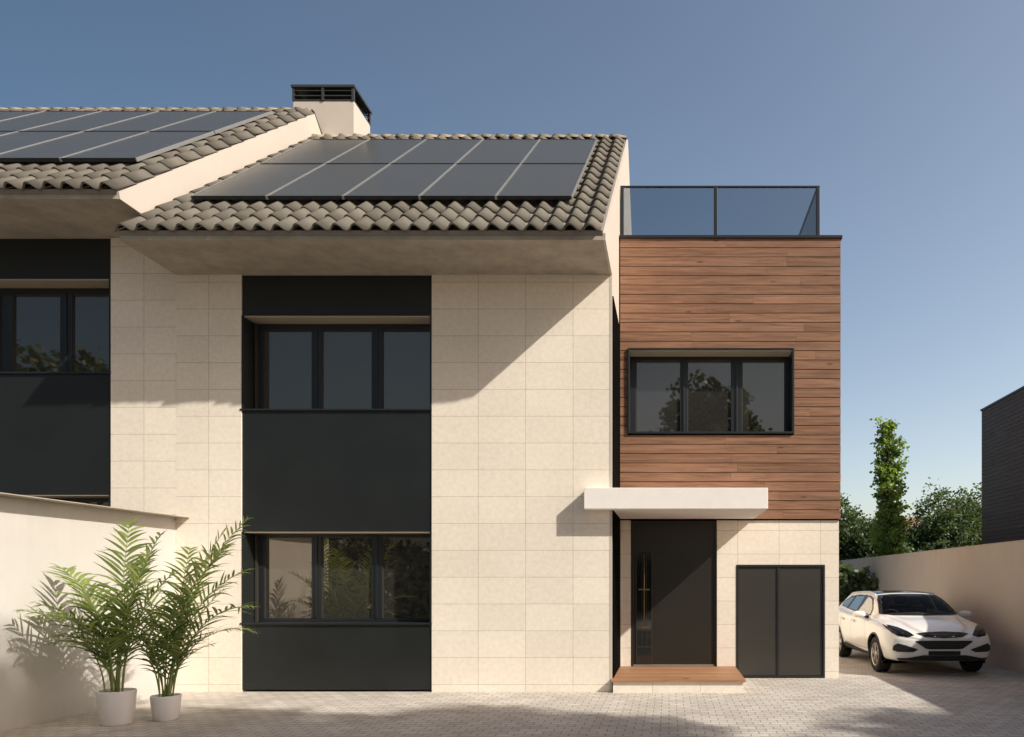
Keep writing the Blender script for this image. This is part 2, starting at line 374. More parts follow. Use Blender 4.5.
# ------------------------------------------------------------------ setting
def sheet(name, x0, x1, y0, y1, z, mat):
    b = MB(); b.face([(x0, y0, z), (x1, y0, z), (x1, y1, z), (x0, y1, z)]); return tag(b.build(name, mat), kind='structure')
sheet('ground', -600, 600, -600, 600, -.012, M['soil'])
sheet('driveway', -15, 6.35, -16.5, 16.2, 0, M['pavers'])
sheet('road', -300, 300, -20, -16.7, -.004, M['asphalt'])
b = MB(); b.box(-300, 300, -16.7, -16.5, -.1, .06); tag(b.build('kerb', M['concrete']), kind='structure')
b = MB(); b.box(-300, 300, -21.8, -20, -.1, .12); tag(b.build('pavement', M['concrete']), kind='structure')
b = MB()
for x in range(-60, 60, 6): b.face([(x, -18.4, .0), (x+3, -18.4, .0), (x+3, -18.28, .0), (x, -18.28, .0)])
tag(b.build('road_marking', M['pot']), kind='structure')

# ------------------------------------------------------------------ houses
SL = .8359
XL, XR = -7.48, -.865
def roof_z(y, k=7.385): return k + SL*y
YE, YR = -1.20, 4.29     # eave tip, ridge
def tile_roof(mb, x0, x1, dz, back=True):
    P = .26; n = round((x1-x0)/P); P = (x1-x0)/n; NC = 15; A = .046
    rnd = random.Random(3)
    cosS = 1/math.sqrt(1+SL*SL)
    prof = []
    for k in range(11):
        u = k/10
        ph = .5*u/.40 if u < .40 else .5+.5*(u-.40)/.60
        prof.append((u, A*(1-math.cos(2*math.pi*ph))))
    for side in ((1, -1) if back else (1,)):
        for i in range(NC):
            ya = YE+(YR-YE)*i/NC; yb = YE+(YR-YE)*(i+1)/NC+.03
            for j in range(n):
                lift = .028+rnd.uniform(-.006, .007); jy = rnd.uniform(-.012, .012); c = rnd.random()
                vs = []
                for (u, h) in prof:      # upper edge, lower edge, underside of lip
                    x = x0+(j+u)*P
                    for (yy, e) in ((yb, 0), (ya+jy, lift), (ya+jy+.012, lift-.028)):
                        z = roof_z(yy)+dz+(h+e)*cosS+.012
                        yy -= (h+e)*SL*cosS
                        Y = yy if side == 1 else 2*YR-yy
                        vs.append((x, Y, z))
                fs = []
                for k in range(10):
                    a = k*3; bb = a+3
                    if side == 1: fs += [(a, a+1, bb+1, bb), (a+1, a+2, bb+2, bb+1)]
                    else: fs += [(a, bb, bb+1, a+1), (a+1, bb+1, bb+2, a+2)]
                mb.mesh(vs, fs, c)
def ridge_tiles(mb, x0, x1, dz):
    n = round((x1-x0)/.30); L = (x1-x0)/n; rnd = random.Random(5); zc = roof_z(YR)+dz-.01
    for i in range(n):
        xa = x0+i*L; c = rnd.random(); vs = []
        for (x, r) in ((xa-.03, .118), (xa+L*.5, .096), (xa+L, .072), (xa-.03, .085)):
            for k in range(9):
                t = math.pi*k/8
                vs.append((x, YR+r*1.1*math.cos(t), zc+r*math.sin(t)+.02))
        fs = []
        for s in range(2):
            for k in range(8): fs.append((s*9+k, s*9+k+1, s*9+k+10, s*9+k+9))
        for k in range(8): fs.append((27+k, 27+k+1, k+1, k))
        mb.mesh(vs, fs, c)

def window_unit(parent, x0, x1, z0, z1, yg, splits, hd=.06):
    """frame with mullions at plane yg, panes behind; splits = glass extents in x"""
    wv = MB(); d = .06
    fz0, fz1 = z0, z1
    gz0, gz1 = z0+.055, z1-hd
    # head and sill rails
    wv.box(x0, x1, yg, yg+d, gz1, fz1); wv.box(x0, x1, yg, yg+d, fz0, gz0)
    edges = [x0] + [e for s in splits for e in s] + [x1]
    for i in range(0, len(edges), 2):
        wv.box(edges[i], edges[i+1], yg, yg+d, gz0, gz1)
        # raised centre stile
        m = (edges[i]+edges[i+1])/2; wdt = (edges[i+1]-edges[i])
        if 0 < i < len(edges)-2: wv.box(m-.018, m+.018, yg-.016, yg-.001, gz0, gz1)
    fr = wv.build('window', M['frame'], parent, bevel=.004)
    for (a, c) in splits:
        p = MB(); p.face([(a-.005, yg+.03, gz0-.005), (c+.005, yg+.03, gz0-.005), (c+.005, yg+.03, gz1+.005), (a-.005, yg+.03, gz1+.005)])
        p.build('pane', M['glass'], fr)
        # glazing bead: thin brownish inner lip
        g = MB(); t = .013
        g.box(a, c, yg+.012, yg+.028, gz1-t, gz1); g.box(a, a+t, yg+.012, yg+.028, gz0, gz1-t+.0001)
        g.build('glazing_bead', M['frame_warm'], fr)
    return fr

def house(name, label, mirror, dz, mstone, x_shift=0):
    root = thing(name, label, 'house', ((XL+XR)/2 + x_shift, 4, 0))
    def mx(a, b_):      # layout x, mirrored for the neighbour
        if not mirror: return a, b_
        return (XL*2-b_, XL*2-a)
    def m1(a): return mx(a, a)[0]
    # masonry: piers, body behind
    ax, bx = mx(XL, XR)
    skin_l, skin_r = ax, bx
    for (p, q) in ((XL+.002, -6.49), (-3.60, XR-.035)):
        left = p < -7; p, q = mx(p, q) if not (mirror and p < -7) else (-8.44-.03, XL-.001)
        w_ = MB(); w_.box(p, q, 0, .45, 0, 6.33+dz); w_.build('wall', M['stone_l'] if left and not mirror else mstone, root)
    # body + gables (stucco)
    g = MB()
    bk = 2*YR-.0
    body = [(.45, 0), (.45, roof_z(.45)-.12+dz), (YR, roof_z(YR)-.12+dz), (bk, roof_z(.0)-.12+dz), (bk, 0)]
    g.prism_x(body, ax+.05, bx-.05)
    ys = .455 if mirror else -.003
    gp = [(ys, 0), (ys, 6.333+dz), (-1.12, 6.333+dz), (-1.14, 6.42+dz), (YR, roof_z(YR)+.02+dz), (2*YR+1.14, 6.42+dz), (2*YR, 6.33+dz), (2*YR, 0)]
    g.prism_x(gp, bx-.035, bx); g.prism_x(gp, ax, ax+.035) if mirror else None
    g.build('gable_wall', M['stucco'], root)
    # eave slab: concrete soffit and dark fascia
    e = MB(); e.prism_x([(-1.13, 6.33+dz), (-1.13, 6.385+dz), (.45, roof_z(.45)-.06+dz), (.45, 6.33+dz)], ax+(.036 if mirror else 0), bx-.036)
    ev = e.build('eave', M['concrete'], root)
    e = MB(); e.prism_x([(-1.132, 6.386+dz), (-1.165, roof_z(-1.165)+.03+dz), (YR, roof_z(YR)-.0+dz), (YR, roof_z(YR)-.05+dz)], ax+(.036 if mirror else .01), bx-.037)
    e.build('fascia', M['fascia'], root)
    # tiles
    t = MB(); tile_roof(t, ax-.01, bx-.06 if not mirror else bx+.015, dz)
    rf = t.build('roof', M['tile'], root, smooth=True)
    t = MB(); ridge_tiles(t, ax, bx-.03, dz); t.build('ridge_tiles', M['ridge'], rf, smooth=True)
    # dark column
    cx0, cx1 = mx(-6.49, -3.60)
    p = MB(); p.box(cx0+.003, cx1-.003, .02, .42, 5.72+dz, 6.327+dz); p.build('cladding_panel', M['panel'], root, bevel=.004)
    p = MB(); p.box(cx0+.003, cx1-.003, .02, .42, 2.44+dz, 4.27+dz); p.build('cladding_panel', M['panel'], root, bevel=.004)
    p = MB(); p.box(cx0+.003, cx1-.003, .02, .42, .03, 1.02+dz); p.build('cladding_panel', M['panel'], root, bevel=.004)
    for (z0, z1, hd) in ((4.30, 5.72, .095), (1.05, 2.44, .045)):
        z0 += dz; z1 += dz
        r = MB(); r.box(cx1-.03, cx1-.004, .0, .38, z0, z1-.002); r.build('reveal', M['panel'], root)
        r = MB(); r.box(cx0+.004, cx0+.03, .0, .38, z0, z1-.002); rv = r.build('reveal', M['panel'], root)
        r = MB(); r.box(cx0+.03, cx1-.03, .03, .38, z1-.02, z1-.001); r.build('reveal_head', M['tan_reveal'], rv)
        r = MB(); r.box(cx0-.02, cx1+.004, -.010, .38, z0-.028, z0-.001); r.build('sill', M['frame'], root, bevel=.003)
        yg = .33; k = (11+yg)/725
        if not mirror:
            sp = [((264-669)*k, (311.5-669)*k), ((321.5-669)*k, (371.5-669)*k), ((382-669)*k, (434-669)*k)]
            fx0, fx1 = (255-669)*k+.02, cx1-.03
        else:
            sp = [(-11.15, -10.66), ((13-669)*k, (60-669)*k), ((72-669)*k, -8.62)]
            fx0, fx1 = cx0+.03, cx1-.03
        wn = window_unit(root, fx0, fx1, z0, z1-.021, yg, sp, hd)
        s = MB(); s.box(fx0+.005, fx0+.035, yg-.05, yg-.003, z0, z1-.03)
        if not mirror: s.build('side_trim', M['frame_warm'], wn)
    return root

home = house('house', 'cream stone house with solar roof, timber clad wing and white entrance canopy, filling the middle', False, 0, M['stone'])
nb = house('house', 'taller adjoining cream house at the left edge, seen above the low white garden wall', True, .56, M['stone_n'], XL-XR)
# fix neighbour: chimney on the main house
c = MB(); c.box(-8.1, -6.79, 4.62, 5.47, 9.5, 12.02)
ch = c.build('chimney', M['stucco'], home, bevel=.006)
c = MB()
x0, x1, y0, y1, z0, z1 = -8.11, -6.78, 4.60, 5.49, 12.02, 12.35
for (px, py) in ((x0, y0), (x1-.05, y0), (x0, y1-.05), (x1-.05, y1-.05), ((x0+x1)/2-.03, y0-.01), ((x0+x1)/2-.03, y1-.05)):
    c.box(px, px+.05, py, py+.05, z0, z1-.051)
c.box(x0-.02, x1+.02, y0-.02, y1+.02, z1-.05, z1)
c.box(x0+.01, x1-.01, y0+.01, y1-.01, z0+.001, z0+.03)
for k in range(2):
    zz = z0+.09+k*.11
    for (a, b_) in ((y0-.005, y0+.05), (y1-.05, y1+.005)):
        vs = [(x0+.051, a, zz), (x1-.051, a, zz), (x1-.051, b_, zz+.05), (x0+.051, b_, zz+.05)]
        c.face(vs); c.face([(q[0], q[1], q[2]+.012) for q in vs]); c.box(x0+.051, x1-.051, a-.002, a+.002, zz, zz+.012)
    for (a, b_) in ((x0, x0+.05), (x1, x1-.05)):
        vs = [(a, y0+.051, zz), (a, y1-.051, zz), (b_, y1-.051, zz+.05), (b_, y0+.051, zz+.05)]
        c.face(vs); c.face([(q[0], q[1], q[2]+.012) for q in vs])
c.box(x0+.2, x1-.2, y0+.25, y1-.25, z0+.03, z1-.06)
c.build('chimney_vent', M['vent'], ch)
# black strip on the side wall facing the wing
p = MB(); p.prism_x([(.05, .0), (.05, 6.03), (1.50, 6.03), (1.50, 0)], XR+.001, XR+.02)
p.build('side_panel', M['black'], home, bevel=.003)

# ---- wing
WY = 1.57; WX1 = 2.965
w_ = MB()
w_.box(XR+.025, -.665, WY, WY+.3, 0, 2.735)
w_.box(.832, 1.165, WY, WY+.3, 0, 2.735)
w_.box(1.165, 2.705, WY, WY+.3, 1.965, 2.735)
w_.box(2.705, WX1-.02, WY, 8.2, 0, 2.735)
w_.box(-.665, .832, WY+.25, WY+.3, 0, 2.735); w_.box(1.165, 2.705, WY+.25, WY+.3, 0, 1.965)
w_.build('wing_wall', M['stone_w'], home)
# timber boards
def boards(mb, a0, a1, z0, z1, plane, axis, hole=None, seed=1, pitch=.163, th=.03):
    rnd = random.Random(seed); z = z0; nrow = round((z1-z0)/pitch); ph = (z1-z0)/nrow
    for i in range(nrow):
        za, zb = z0+i*ph+.012, z0+(i+1)*ph
        cuts = [a0]; x = a0 + rnd.uniform(.6, 3.2)
        while x < a1-.4: cuts.append(x); x += rnd.uniform(1.4, 3.4)
        cuts.append(a1)
        for p, q in zip(cuts[:-1], cuts[1:]):
            c = min(1, max(0, rnd.gauss(.5, .22))); off = rnd.uniform(0, .003); q -= .0025
            segs = [(p, q, za, zb)]
            if hole and zb > hole[2] and za < hole[3]:
                if za < hole[2]-.02 or zb > hole[3]+.02:
                    # board notched by the opening: full pieces beside, strip above/below
                    segs = []
                    if p < hole[0]: segs.append((p, min(q, hole[0]), za, zb))
                    if q > hole[1]: segs.append((max(p, hole[1]), q, za, zb))
                    l, r_ = max(p, hole[0]), min(q, hole[1])
                    if r_ > l: segs.append((l, r_, za, hole[2]) if za < hole[2] else (l, r_, hole[3], zb))
                else:
                    segs = []
                    if p < hole[0]: segs.append((p, min(q, hole[0]), za, zb))
                    if q > hole[1]: segs.append((max(p, hole[1]), q, za, zb))
            for (l, r_, s, t) in segs:
                if axis == 'x': mb.box(l, r_, plane-off, plane+th, s, t, c)
                else: mb.box(plane-th, plane+off, l, r_, s, t, c)
tb = MB(); HOLE = (-.715, 2.16, 4.225, 5.70)
boards(tb, XR+.03 if False else XR+.022, WX1-.002, 2.745, 7.60, WY-.04, 'x', HOLE, 4)
tb.build('timber_cladding', M['wood'], home)
tb = MB(); boards(tb, WY-.035, 8.2, 2.745, 7.60, WX1, 'y', None, 9); tb.build('timber_cladding', M['wood_side'], home)
k_ = MB()
k_.box(XR+.03, -.72, WY-.005, 1.95, 2.745, 7.59); k_.box(2.165, WX1-.035, WY-.005, 1.95, 2.745, 7.59)
k_.box(-.72, 2.165, WY-.005, 1.95, 2.745, 4.22); k_.box(-.72, 2.165, WY-.005, 1.95, 5.705, 7.59)
k_.box(XR+.03, WX1-.035, 1.951, 8.19, 2.745, 7.59)
k_.build('wing_core', M['black'], home)
k_ = MB(); k_.box(XR+.004, WX1+.03, WY-.07, WY+.2, 7.602, 7.65); k_.box(WX1-.2, WX1+.03, WY+.2, 8.22, 7.602, 7.65); k_.build('parapet_cap', M['frame'], home, bevel=.004)
k_ = MB(); k_.box(XR+.025, WX1-.004, WY-.03, WY+.0, 2.737, 2.7445); k_.build('drip_edge', M['black'], home)
# wing window: proud metal surround
x0, x1, z0, z1 = HOLE
s = MB(); t_ = .035
s.box(x0, x0+t_, WY-.08, 1.9, z0, z1); s.box(x1-t_, x1, WY-.08, 1.9, z0, z1)
s.box(x0+t_, x1-t_, WY-.08, 1.9, z1-t_*.6, z1); s.box(x0+t_, x1-t_, WY-.08, 1.9, z0, z0+t_)
sr = s.build('window_surround', M['frame'], home, bevel=.003)
s = MB(); s.box(x0+t_, x1-t_, WY-.05, 1.86, z1-.045, z1-.022); s.build('reveal_head', M['tan_reveal'], sr)
yg = 1.84; k = (11+yg)/725
window_unit(home, x0+t_, x1-t_, z0+t_, z1-.046, yg, [((636-669)*k, (680-669)*k), ((687.5-669)*k, (731-669)*k), ((742-669)*k, (784.5-669)*k)])
# canopy
c = MB(); c.prism_z([(-1.262, -.24), (1.47, -.24), (1.47, WY-.001), (XR+.022, WY-.001), (XR+.022, -.012), (-1.262, -.012)], 2.757, 3.07)
c.build('canopy', M['canopy'], home, bevel=.006)
# entrance door
d = MB(); fz = .20
d.box(-.66, -.625, WY+.02, WY+.12, fz, 2.73); d.box(.79, .826, WY+.02, WY+.12, fz, 2.73); d.box(-.625, .79, WY+.02, WY+.12, 2.70, 2.73)
d.box(-.625, .79, WY+.05, WY+.1, fz, 2.699)
dr = d.build('door', M['door'], home, bevel=.003)
gx0, gx1, gz0, gz1 = -.56, -.305, .24, 2.19
g = MB(); g.box(gx0, gx1, WY+.038, WY+.049, gz0, gz1); g.build('sidelight', M['glass_door'], dr)
g = MB()
for (a, b_) in ((gx0-.012, gx0), (gx1, gx1+.012)): g.box(a, b_, WY+.035, WY+.049, gz0, gz1)
g.box(gx0, gx1, WY+.035, WY+.049, gz0+.29, gz0+.305); g.box(gx0, gx1, WY+.035, WY+.049, gz1, gz1+.012)
g.box(gx0+.085, gx0+.092, WY+.03, WY+.0375, gz0+.31, gz1); g.box(gx0+.165, gx0+.172, WY+.03, WY+.0375, gz0+.31, gz1)
g.build('sidelight_trim', M['frame_warm'], dr)
g = MB(); g.tube([(gx0+.128, WY-.01, gz0+.65), (gx0+.128, WY-.01, gz0+1.9)], .011, 10)
for zz in (gz0+.8, gz0+1.75): g.tube([(gx0+.128, WY-.01, zz), (gx0+.128, WY+.04, zz)], .008, 8)
g.build('handle', M['brass'], dr, smooth=True)
for zz in (gz0+.62, gz0+1.28):
    g = MB(); g.box(gx0+.03, gx1-.03, WY+.031, WY+.0375, zz, zz+.028); g.build('handle_bracket', M['brass'], dr)
g = MB(); g.box(-.62, .785, WY+.03, WY+.049, fz+.005, fz+.03); g.build('threshold', M['silver'], dr)
# storage doors
s = MB()
X0, X1 = 1.17, 2.70
s.box(X0, X0+.03, WY-.012, WY+.1, 0.01, 1.955); s.box(X1-.035, X1, WY-.012, WY+.1, .01, 1.955); s.box(X0+.03, X1-.035, WY-.012, WY+.1, 1.925, 1.955); s.box(X0+.03, X1-.035, WY-.012, WY+.1, .01, .04)
sf = s.build('storage_door', M['frame'], home, bevel=.003)
mid = (778-669)*(11+WY)/725
for (a, b_) in ((X0+.034, mid-.02), (mid+.02, X1-.039)):
    s = MB(); s.box(a, b_, WY+.012, WY+.05, .045, 1.92); s.build('door_leaf', M['leafp'], sf)
s = MB(); s.box(mid-.019, mid+.019, WY-.004, WY+.05, .041, 1.924); s.build('stile', M['frame'], sf, bevel=.003)
# doorstep
d = MB()
for i in range(9):
    ya = -.12+i*(WY+.118)/9; d.box(-.876, 1.15, ya, ya+(WY+.118)/9-.003, .165, .205, random.random())
# cut around the house corner
st = d.build('doorstep', M['deck'], home, bevel=.003)
d = MB(); d.box(-.863+.02, 1.12, -.09, WY-.002, 0, .163); d.build('plinth', M['stone_w'], st)

# balustrade on the terrace
gr = thing('glass_balustrade', 'tinted glass terrace railing with black posts above the timber clad wing', 'railing', (1.0, 1.75, 7.65))
Yb = 1.76; zt = 8.63
for px in (XR+.04, .82, 2.62):
    p = MB(); p.box(px-.03, px+.03, Yb-.03, Yb+.03, 7.60, zt-.026); p.build('post', M['frame'], gr, bevel=.004)
for py in (3.9, 6.2):
    p = MB(); p.box(2.59, 2.65, py-.03, py+.03, 7.60, zt-.026); p.build('post', M['frame'], gr, bevel=.004)
p = MB(); p.box(XR+.01, 2.65, Yb-.02, Yb+.02, zt-.025, zt); p.box(2.60, 2.64, Yb+.021, 6.22, zt-.025, zt); p.build('top_rail', M['frame'], gr)
for (a, b_) in ((XR+.07, .79), (.85, 2.59)):
    p = MB(); p.box(a, b_, Yb-.005, Yb+.005, 7.66, zt-.03); p.build('glass_panel', M['rail_glass'], gr)
for (a, b_) in ((Yb+.04, 3.87), (3.93, 6.17)):
    p = MB(); p.box(2.615, 2.625, a, b_, 7.66, zt-.03); p.build('glass_panel', M['rail_glass'], gr)

# ------------------------------------------------------------------ solar panels
def solar(xa, xb, row, dz):
    YB = -.30; H = 3.70/2
    y0 = YB+row*H+.008; y1 = YB+(row+1)*H-.012
    c0 = (xa+xb)/2
    root = thing('solar_panel', 'x', 'solar panel', (c0, y0, 7.6+SL*y0+dz), 'solar panels on the two tiled roofs')
    nrm = Vector((0, -SL, 1)).normalized(); th = .05
    def P(x, y, h): return Vector((x, y, 7.618+SL*y+dz)) + nrm*h
    def slab(mb, xa, xb, ya, yb, h0, h1):
        vs = [P(xa, ya, h0), P(xb, ya, h0), P(xb, yb, h0), P(xa, yb, h0), P(xa, ya, h1), P(xb, ya, h1), P(xb, yb, h1), P(xa, yb, h1)]
        mb.mesh(vs, [(0,3,2,1),(4,5,6,7),(0,1,5,4),(1,2,6,5),(2,3,7,6),(3,0,4,7)])
    m = MB(); slab(m, xa+.017, xb-.017, y0+.012, y1-.012, -th+.01, -.006); m.build('cells', M['pv'], root)
    for (p, q) in ((y0, y0+.0115), (y1-.0115, y1)):
        m = MB(); slab(m, xa+.017, xb-.017, p, q, -th, 0); m.build('end_frame', M['frame'], root)
    for (p, q) in ((xa+.003, xa+.0165), (xb-.0165, xb-.003)):
        m = MB(); slab(m, p, q, y0, y1, -th, .002); m.build('side_frame', M['silver'], root)
    for (p, q) in ((xa+.1, xa+.15), (xb-.15, xb-.1)):
        m = MB(); slab(m, p, q, y0+.1, y1-.1, -.19, -th-.001); m.build('mounting_rail', M['black'], root)
    return root
ordn = ['rightmost', 'second-from-right', 'middle', 'second-from-left', 'leftmost']
for house_i, (xr, dz, rn) in enumerate(((-1.43, 0, 'nearer lower roof'), (-7.87, .56, 'taller left roof'))):
    for row in (0, 1):
        for cidx in range(5):
            o = solar(xr-(cidx+1)*1.13, xr-cidx*1.13, row, dz)
            o['label'] = '%s dark solar panel in %s row of the %s' % (ordn[cidx], ['lower', 'upper'][row], rn)

# ------------------------------------------------------------------ walls
gw = thing('garden_wall', 'low white rendered garden wall with overhanging coping behind the potted palms', 'wall', (-7.5, -2, 0))
b = MB(); b.box(-7.68, XL, -4.2, -.003, 0, 2.64); b.build('wall', M['white_wall'], gw)
b = MB(); b.box(-7.72, -7.27, -4.22, -.004, 2.641, 2.654); b.build('coping', M['concrete'], gw, bevel=.004)
bw = thing('boundary_wall', 'long tan rendered boundary wall in shade behind the white car', 'wall', (6.45, 4, 0))
b = MB(); b.box(6.35, 6.6, -14, 20.5, -.05, 2.40); b.build('wall', M['brown_wall'], bw)
b = MB(); b.box(6.34, 6.61, -14, 20.5, 2.401, 2.42); b.build('coping', M['brown_wall'], bw)
b = MB(); b.box(1.5, 6.345, 12.2, 12.45, 0, 1.2); tag(b.build('rear_wall', M['brown_wall'], base=(4, 12.2, 0), bevel=.01) if False else b.build('rear_wall', M['brown_wall'], bevel=.01), 'short low tan wall at the far end of the driveway, left of the car', 'wall')

# dark clad building at right edge
db = thing('clad_building', 'dark brown timber clad building rising behind the boundary wall at the right edge', 'building', (18, 15, 0))
tb = MB(); boards(tb, 9.0, 21.4, 0, 9.25, 14.0, 'y', None, 21, .17, .03)
# boards() builds toward -x from plane; here outward faces look to -x
tb.build('wall_boards', wood('dark_boards', (.085, .050, .038), (.15, .093, .072), axis='y', tint=.15), db)
b = MB(); b.box(14.001, 22, 9.0, 21.39, 0, 9.24); b.build('wall', M['panel'], db)
b = MB(); b.box(13.93, 22.1, 8.9, 21.45, 9.251, 9.33); b.build('parapet_cap', M['frame'], db)
# far house with red roof
fh = thing('house', 'small distant house with a salmon red roof, glimpsed between the background trees', 'house', (24.5, 60, 0))
b = MB(); b.box(23, 26, 58, 65, 0, 6.2); b.build('wall', M['brown_wall'], fh)
b = MB(); b.prism_x([(57.5, 6.2), (61.5, 8.0), (65.5, 6.2)], 22.7, 26.3); b.build('roof', M['redtile'], fh)
for x in (23.4, 24.8):
    b = MB(); b.box(x, x+1, 57.96, 58.01, 3.6, 5.0); b.build('window', M['glass'], fh)
# building across the street (seen only as a reflection)
ah = thing('house', 'low tan house across the street behind the camera, mirrored in the ground floor windows', 'house', (-6, -27, 0))
b = MB(); b.box(-16, 3, -32, -24, 0, 4.6); b.build('wall', M['brown_wall'], ah)
b = MB(); b.box(-16.5, 3.5, -32.5, -23.5, 4.601, 4.85); b.build('roof', M['fascia'], ah)
for x in (-14, -10, -6, -1):
    b = MB(); b.box(x, x+2, -24.03, -23.97, 1, 2.6); f = b.build('window', M['frame'], ah)
    b = MB(); b.box(x+.08, x+1.92, -23.968, -23.96, 1.08, 2.52); b.build('pane', M['glass'], f)

# ------------------------------------------------------------------ trees
def leaf_quad(mb, p, size, rnd, droop=0.0, c=None):
    d = Vector((rnd.gauss(0, 1), rnd.gauss(0, 1), rnd.gauss(0, .7)-droop)).normalized()
    s = d.cross(Vector((rnd.gauss(0, 1), rnd.gauss(0, 1), rnd.gauss(0, 1)))).normalized()
    L = size*rnd.uniform(.7, 1.3); W = L*.38
    mb.face([p, p+d*L*.5+s*W, p+d*L, p+d*L*.5-s*W], rnd.random() if c is None else min(1, max(0, c+rnd.uniform(-.25, .25))))
def tree(name, label, cat, base, height, blobs, leaf, lmat, nleaf, trunk_r=.15, seed=1, group=None, clump=.35):
    """blobs: (dx,dy,z,rx,ry,rz) ellipsoids that make up the crown"""
    rnd = random.Random(seed); bx_, by_ = base
    root = thing(name, label, cat, (bx_, by_, 0), group)
    tk = MB(); zc = max(bb[2] for bb in blobs)
    pts = [Vector((bx_+rnd.uniform(-.04, .04)*i, by_+rnd.uniform(-.04, .04)*i, zc*i/5)) for i in range(6)]
    tk.tube(pts, [trunk_r*(1-.15*i) for i in range(6)], 8)
    lv = MB(); vol = sum(b[3]*b[4]*b[5] for b in blobs)
    for b in blobs:
        cen = Vector((bx_+b[0], by_+b[1], b[2]))
        st = pts[max(0, min(4, int(b[2]/zc*5)-2))]
        for q in range(4):
            e = cen+Vector((rnd.uniform(-.5, .5)*b[3], rnd.uniform(-.5, .5)*b[4], rnd.uniform(-.1, .6)*b[5]))
            mdl = st.lerp(e, .5)+Vector((0, 0, .2))
            tk.tube([st, mdl, e], [trunk_r*.4, trunk_r*.25, trunk_r*.08], 5)
        n = int(nleaf*(b[3]*b[4]*b[5])/vol); ncl = max(6, n//26)
        for k in range(ncl):
            while True:
                v = Vector((rnd.uniform(-1, 1), rnd.uniform(-1, 1), rnd.uniform(-1, 1)))
                if .12 < v.length < 1: break
            v = v*(.55+.45*v.length)**.4
            wob = 1+.28*noise.noise(v*2.3+Vector((seed, 0, k*.001)))
            cc = cen+Vector((v.x*b[3], v.y*b[4], v.z*b[5]))*wob
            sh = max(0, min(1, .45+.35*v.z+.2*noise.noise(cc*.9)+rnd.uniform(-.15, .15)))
            cr = clump*rnd.uniform(.6, 1.3)
            for q in range(26):
                p = cc+Vector((rnd.gauss(0, cr*.5), rnd.gauss(0, cr*.5), rnd.gauss(0, cr*.4)))
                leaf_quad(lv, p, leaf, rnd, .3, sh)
    tk.build('trunk', M['bark'], root, smooth=True)
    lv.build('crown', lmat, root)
    return root
# poplar
rp = random.Random(2)
blobs = []
for i in range(11):
    z = 3.0+i*.575; wdt = [1.0, 1.0, .98, .97, .96, .95, .93, .9, .84, .76, .6][i]
    blobs.append((rp.uniform(-.14, .14), rp.uniform(-.1, .1), z, wdt*.76, wdt*.8, .50))
tree('poplar_tree', 'tall narrow green tree with sunlit top, highest of the trees behind the wall', 'tree', (9.95, 22), 9.4, blobs, .16, M['leaf_a'], 7000, .12, 3, None, .2)
bg_trees = [
    ('bushy dark green tree against the timber wing, left of the tall narrow tree', 8.9, 27, 6.3, 1.8),
    ('round dark green tree just right of the tall narrow tree', 13.0, 30, 5.2, 1.8),
    ('broad leafy tree with the higher crown, second from the dark clad building', 15.2, 29, 7.2, 2.2),
    ('dense green tree touching the dark clad building', 17.2, 30, 7.3, 2.3),
    ('dark green tree filling the gap low behind the narrow tree', 11.0, 27, 4.9, 1.8),
    ('low dense tree between the narrow tree and the broad leafy tree', 13.6, 34, 5.6, 2.0)]
for i, (lb, x, y, top, r) in enumerate(bg_trees):
    rr = random.Random(40+i)
    bl = [(rr.uniform(-.6, .6)*r, rr.uniform(-.5, .5), top-r*.8+rr.uniform(-1.5, .1)*r*.6, r*rr.uniform(.5, .8), r*.7, r*rr.uniform(.45, .7)) for _ in range(6)]
    bl += [(0, 0, top-r*.75, r*.7, r*.7, r*.75), (rr.uniform(-.4, .4), 0, 2.2, r*1.1, r*.8, 1.6)]
    tree('leafy_tree', lb, 'tree', (x, y), top, bl, .17, M['leaf_b'] if i != 1 else M['leaf_c'], 12000, .16, 50+i, 'trees beyond the boundary wall', .4)
tree('leafy_tree', 'pale blurred tree seen over the red roofed distant house', 'tree', (19.5, 48), 8, [(0, 0, 3.8, 4, 2, 3.4), (-4, 0, 3.2, 3, 2, 3), (6, 0, 3.6, 4, 2, 3.2)], .4, M['leaf_b'], 6000, .25, 61, 'trees beyond the boundary wall', .7)
tree('garden_shrub', 'dark leafy shrub in front of the low rear wall, behind the car', 'shrub', (5.75, 11.5), 2.3, [(-.3, 0, 1.85, .5, .4, .36), (.25, -.1, 1.6, .42, .4, .3), (-.5, 0, 1.5, .4, .4, .4)], .22, M['leaf_b'], 1500, .05, 77, None, .22)
# street trees: shade on the paving (beside and behind the camera); the two large ones are added to cut bounce
h = 12
for i, (gx, gy, r, lb) in enumerate(((-4.9, -3.5, 2.2, 'street tree nearest the camera, its shadow lying by the potted palms'),
                                     (-2.3, -3.5, 2.2, 'street tree right of the camera, its shadow lying in front of the dark cladding'),
                                     (3.6, -3.6, 2.2, 'street tree furthest right, its shadow lying on the driveway paving near the car'),
                                     (-4.2, -7.6, 3.2, 'large unseen tree added behind the camera on the left to shade the paving'),
                                     (3.2, -7.8, 3.2, 'large unseen tree added behind the camera on the right to shade the paving'))):
    rr = random.Random(90+i); cxx, cyy = gx+1.13*h, gy-.6*h
    bl = [(rr.uniform(-.8, .8)*r, rr.uniform(-.8, .8)*r*.8, h+rr.uniform(-.7, .7), r*rr.uniform(.3, .55), r*rr.uniform(.3, .55), r*.35) for _ in range(9)]
    tree('street_tree', lb, 'tree', (cxx, cyy), h+2, bl, .26, M['leaf_b'], 8000, .2, 95+i, 'street trees beside the camera', .45)
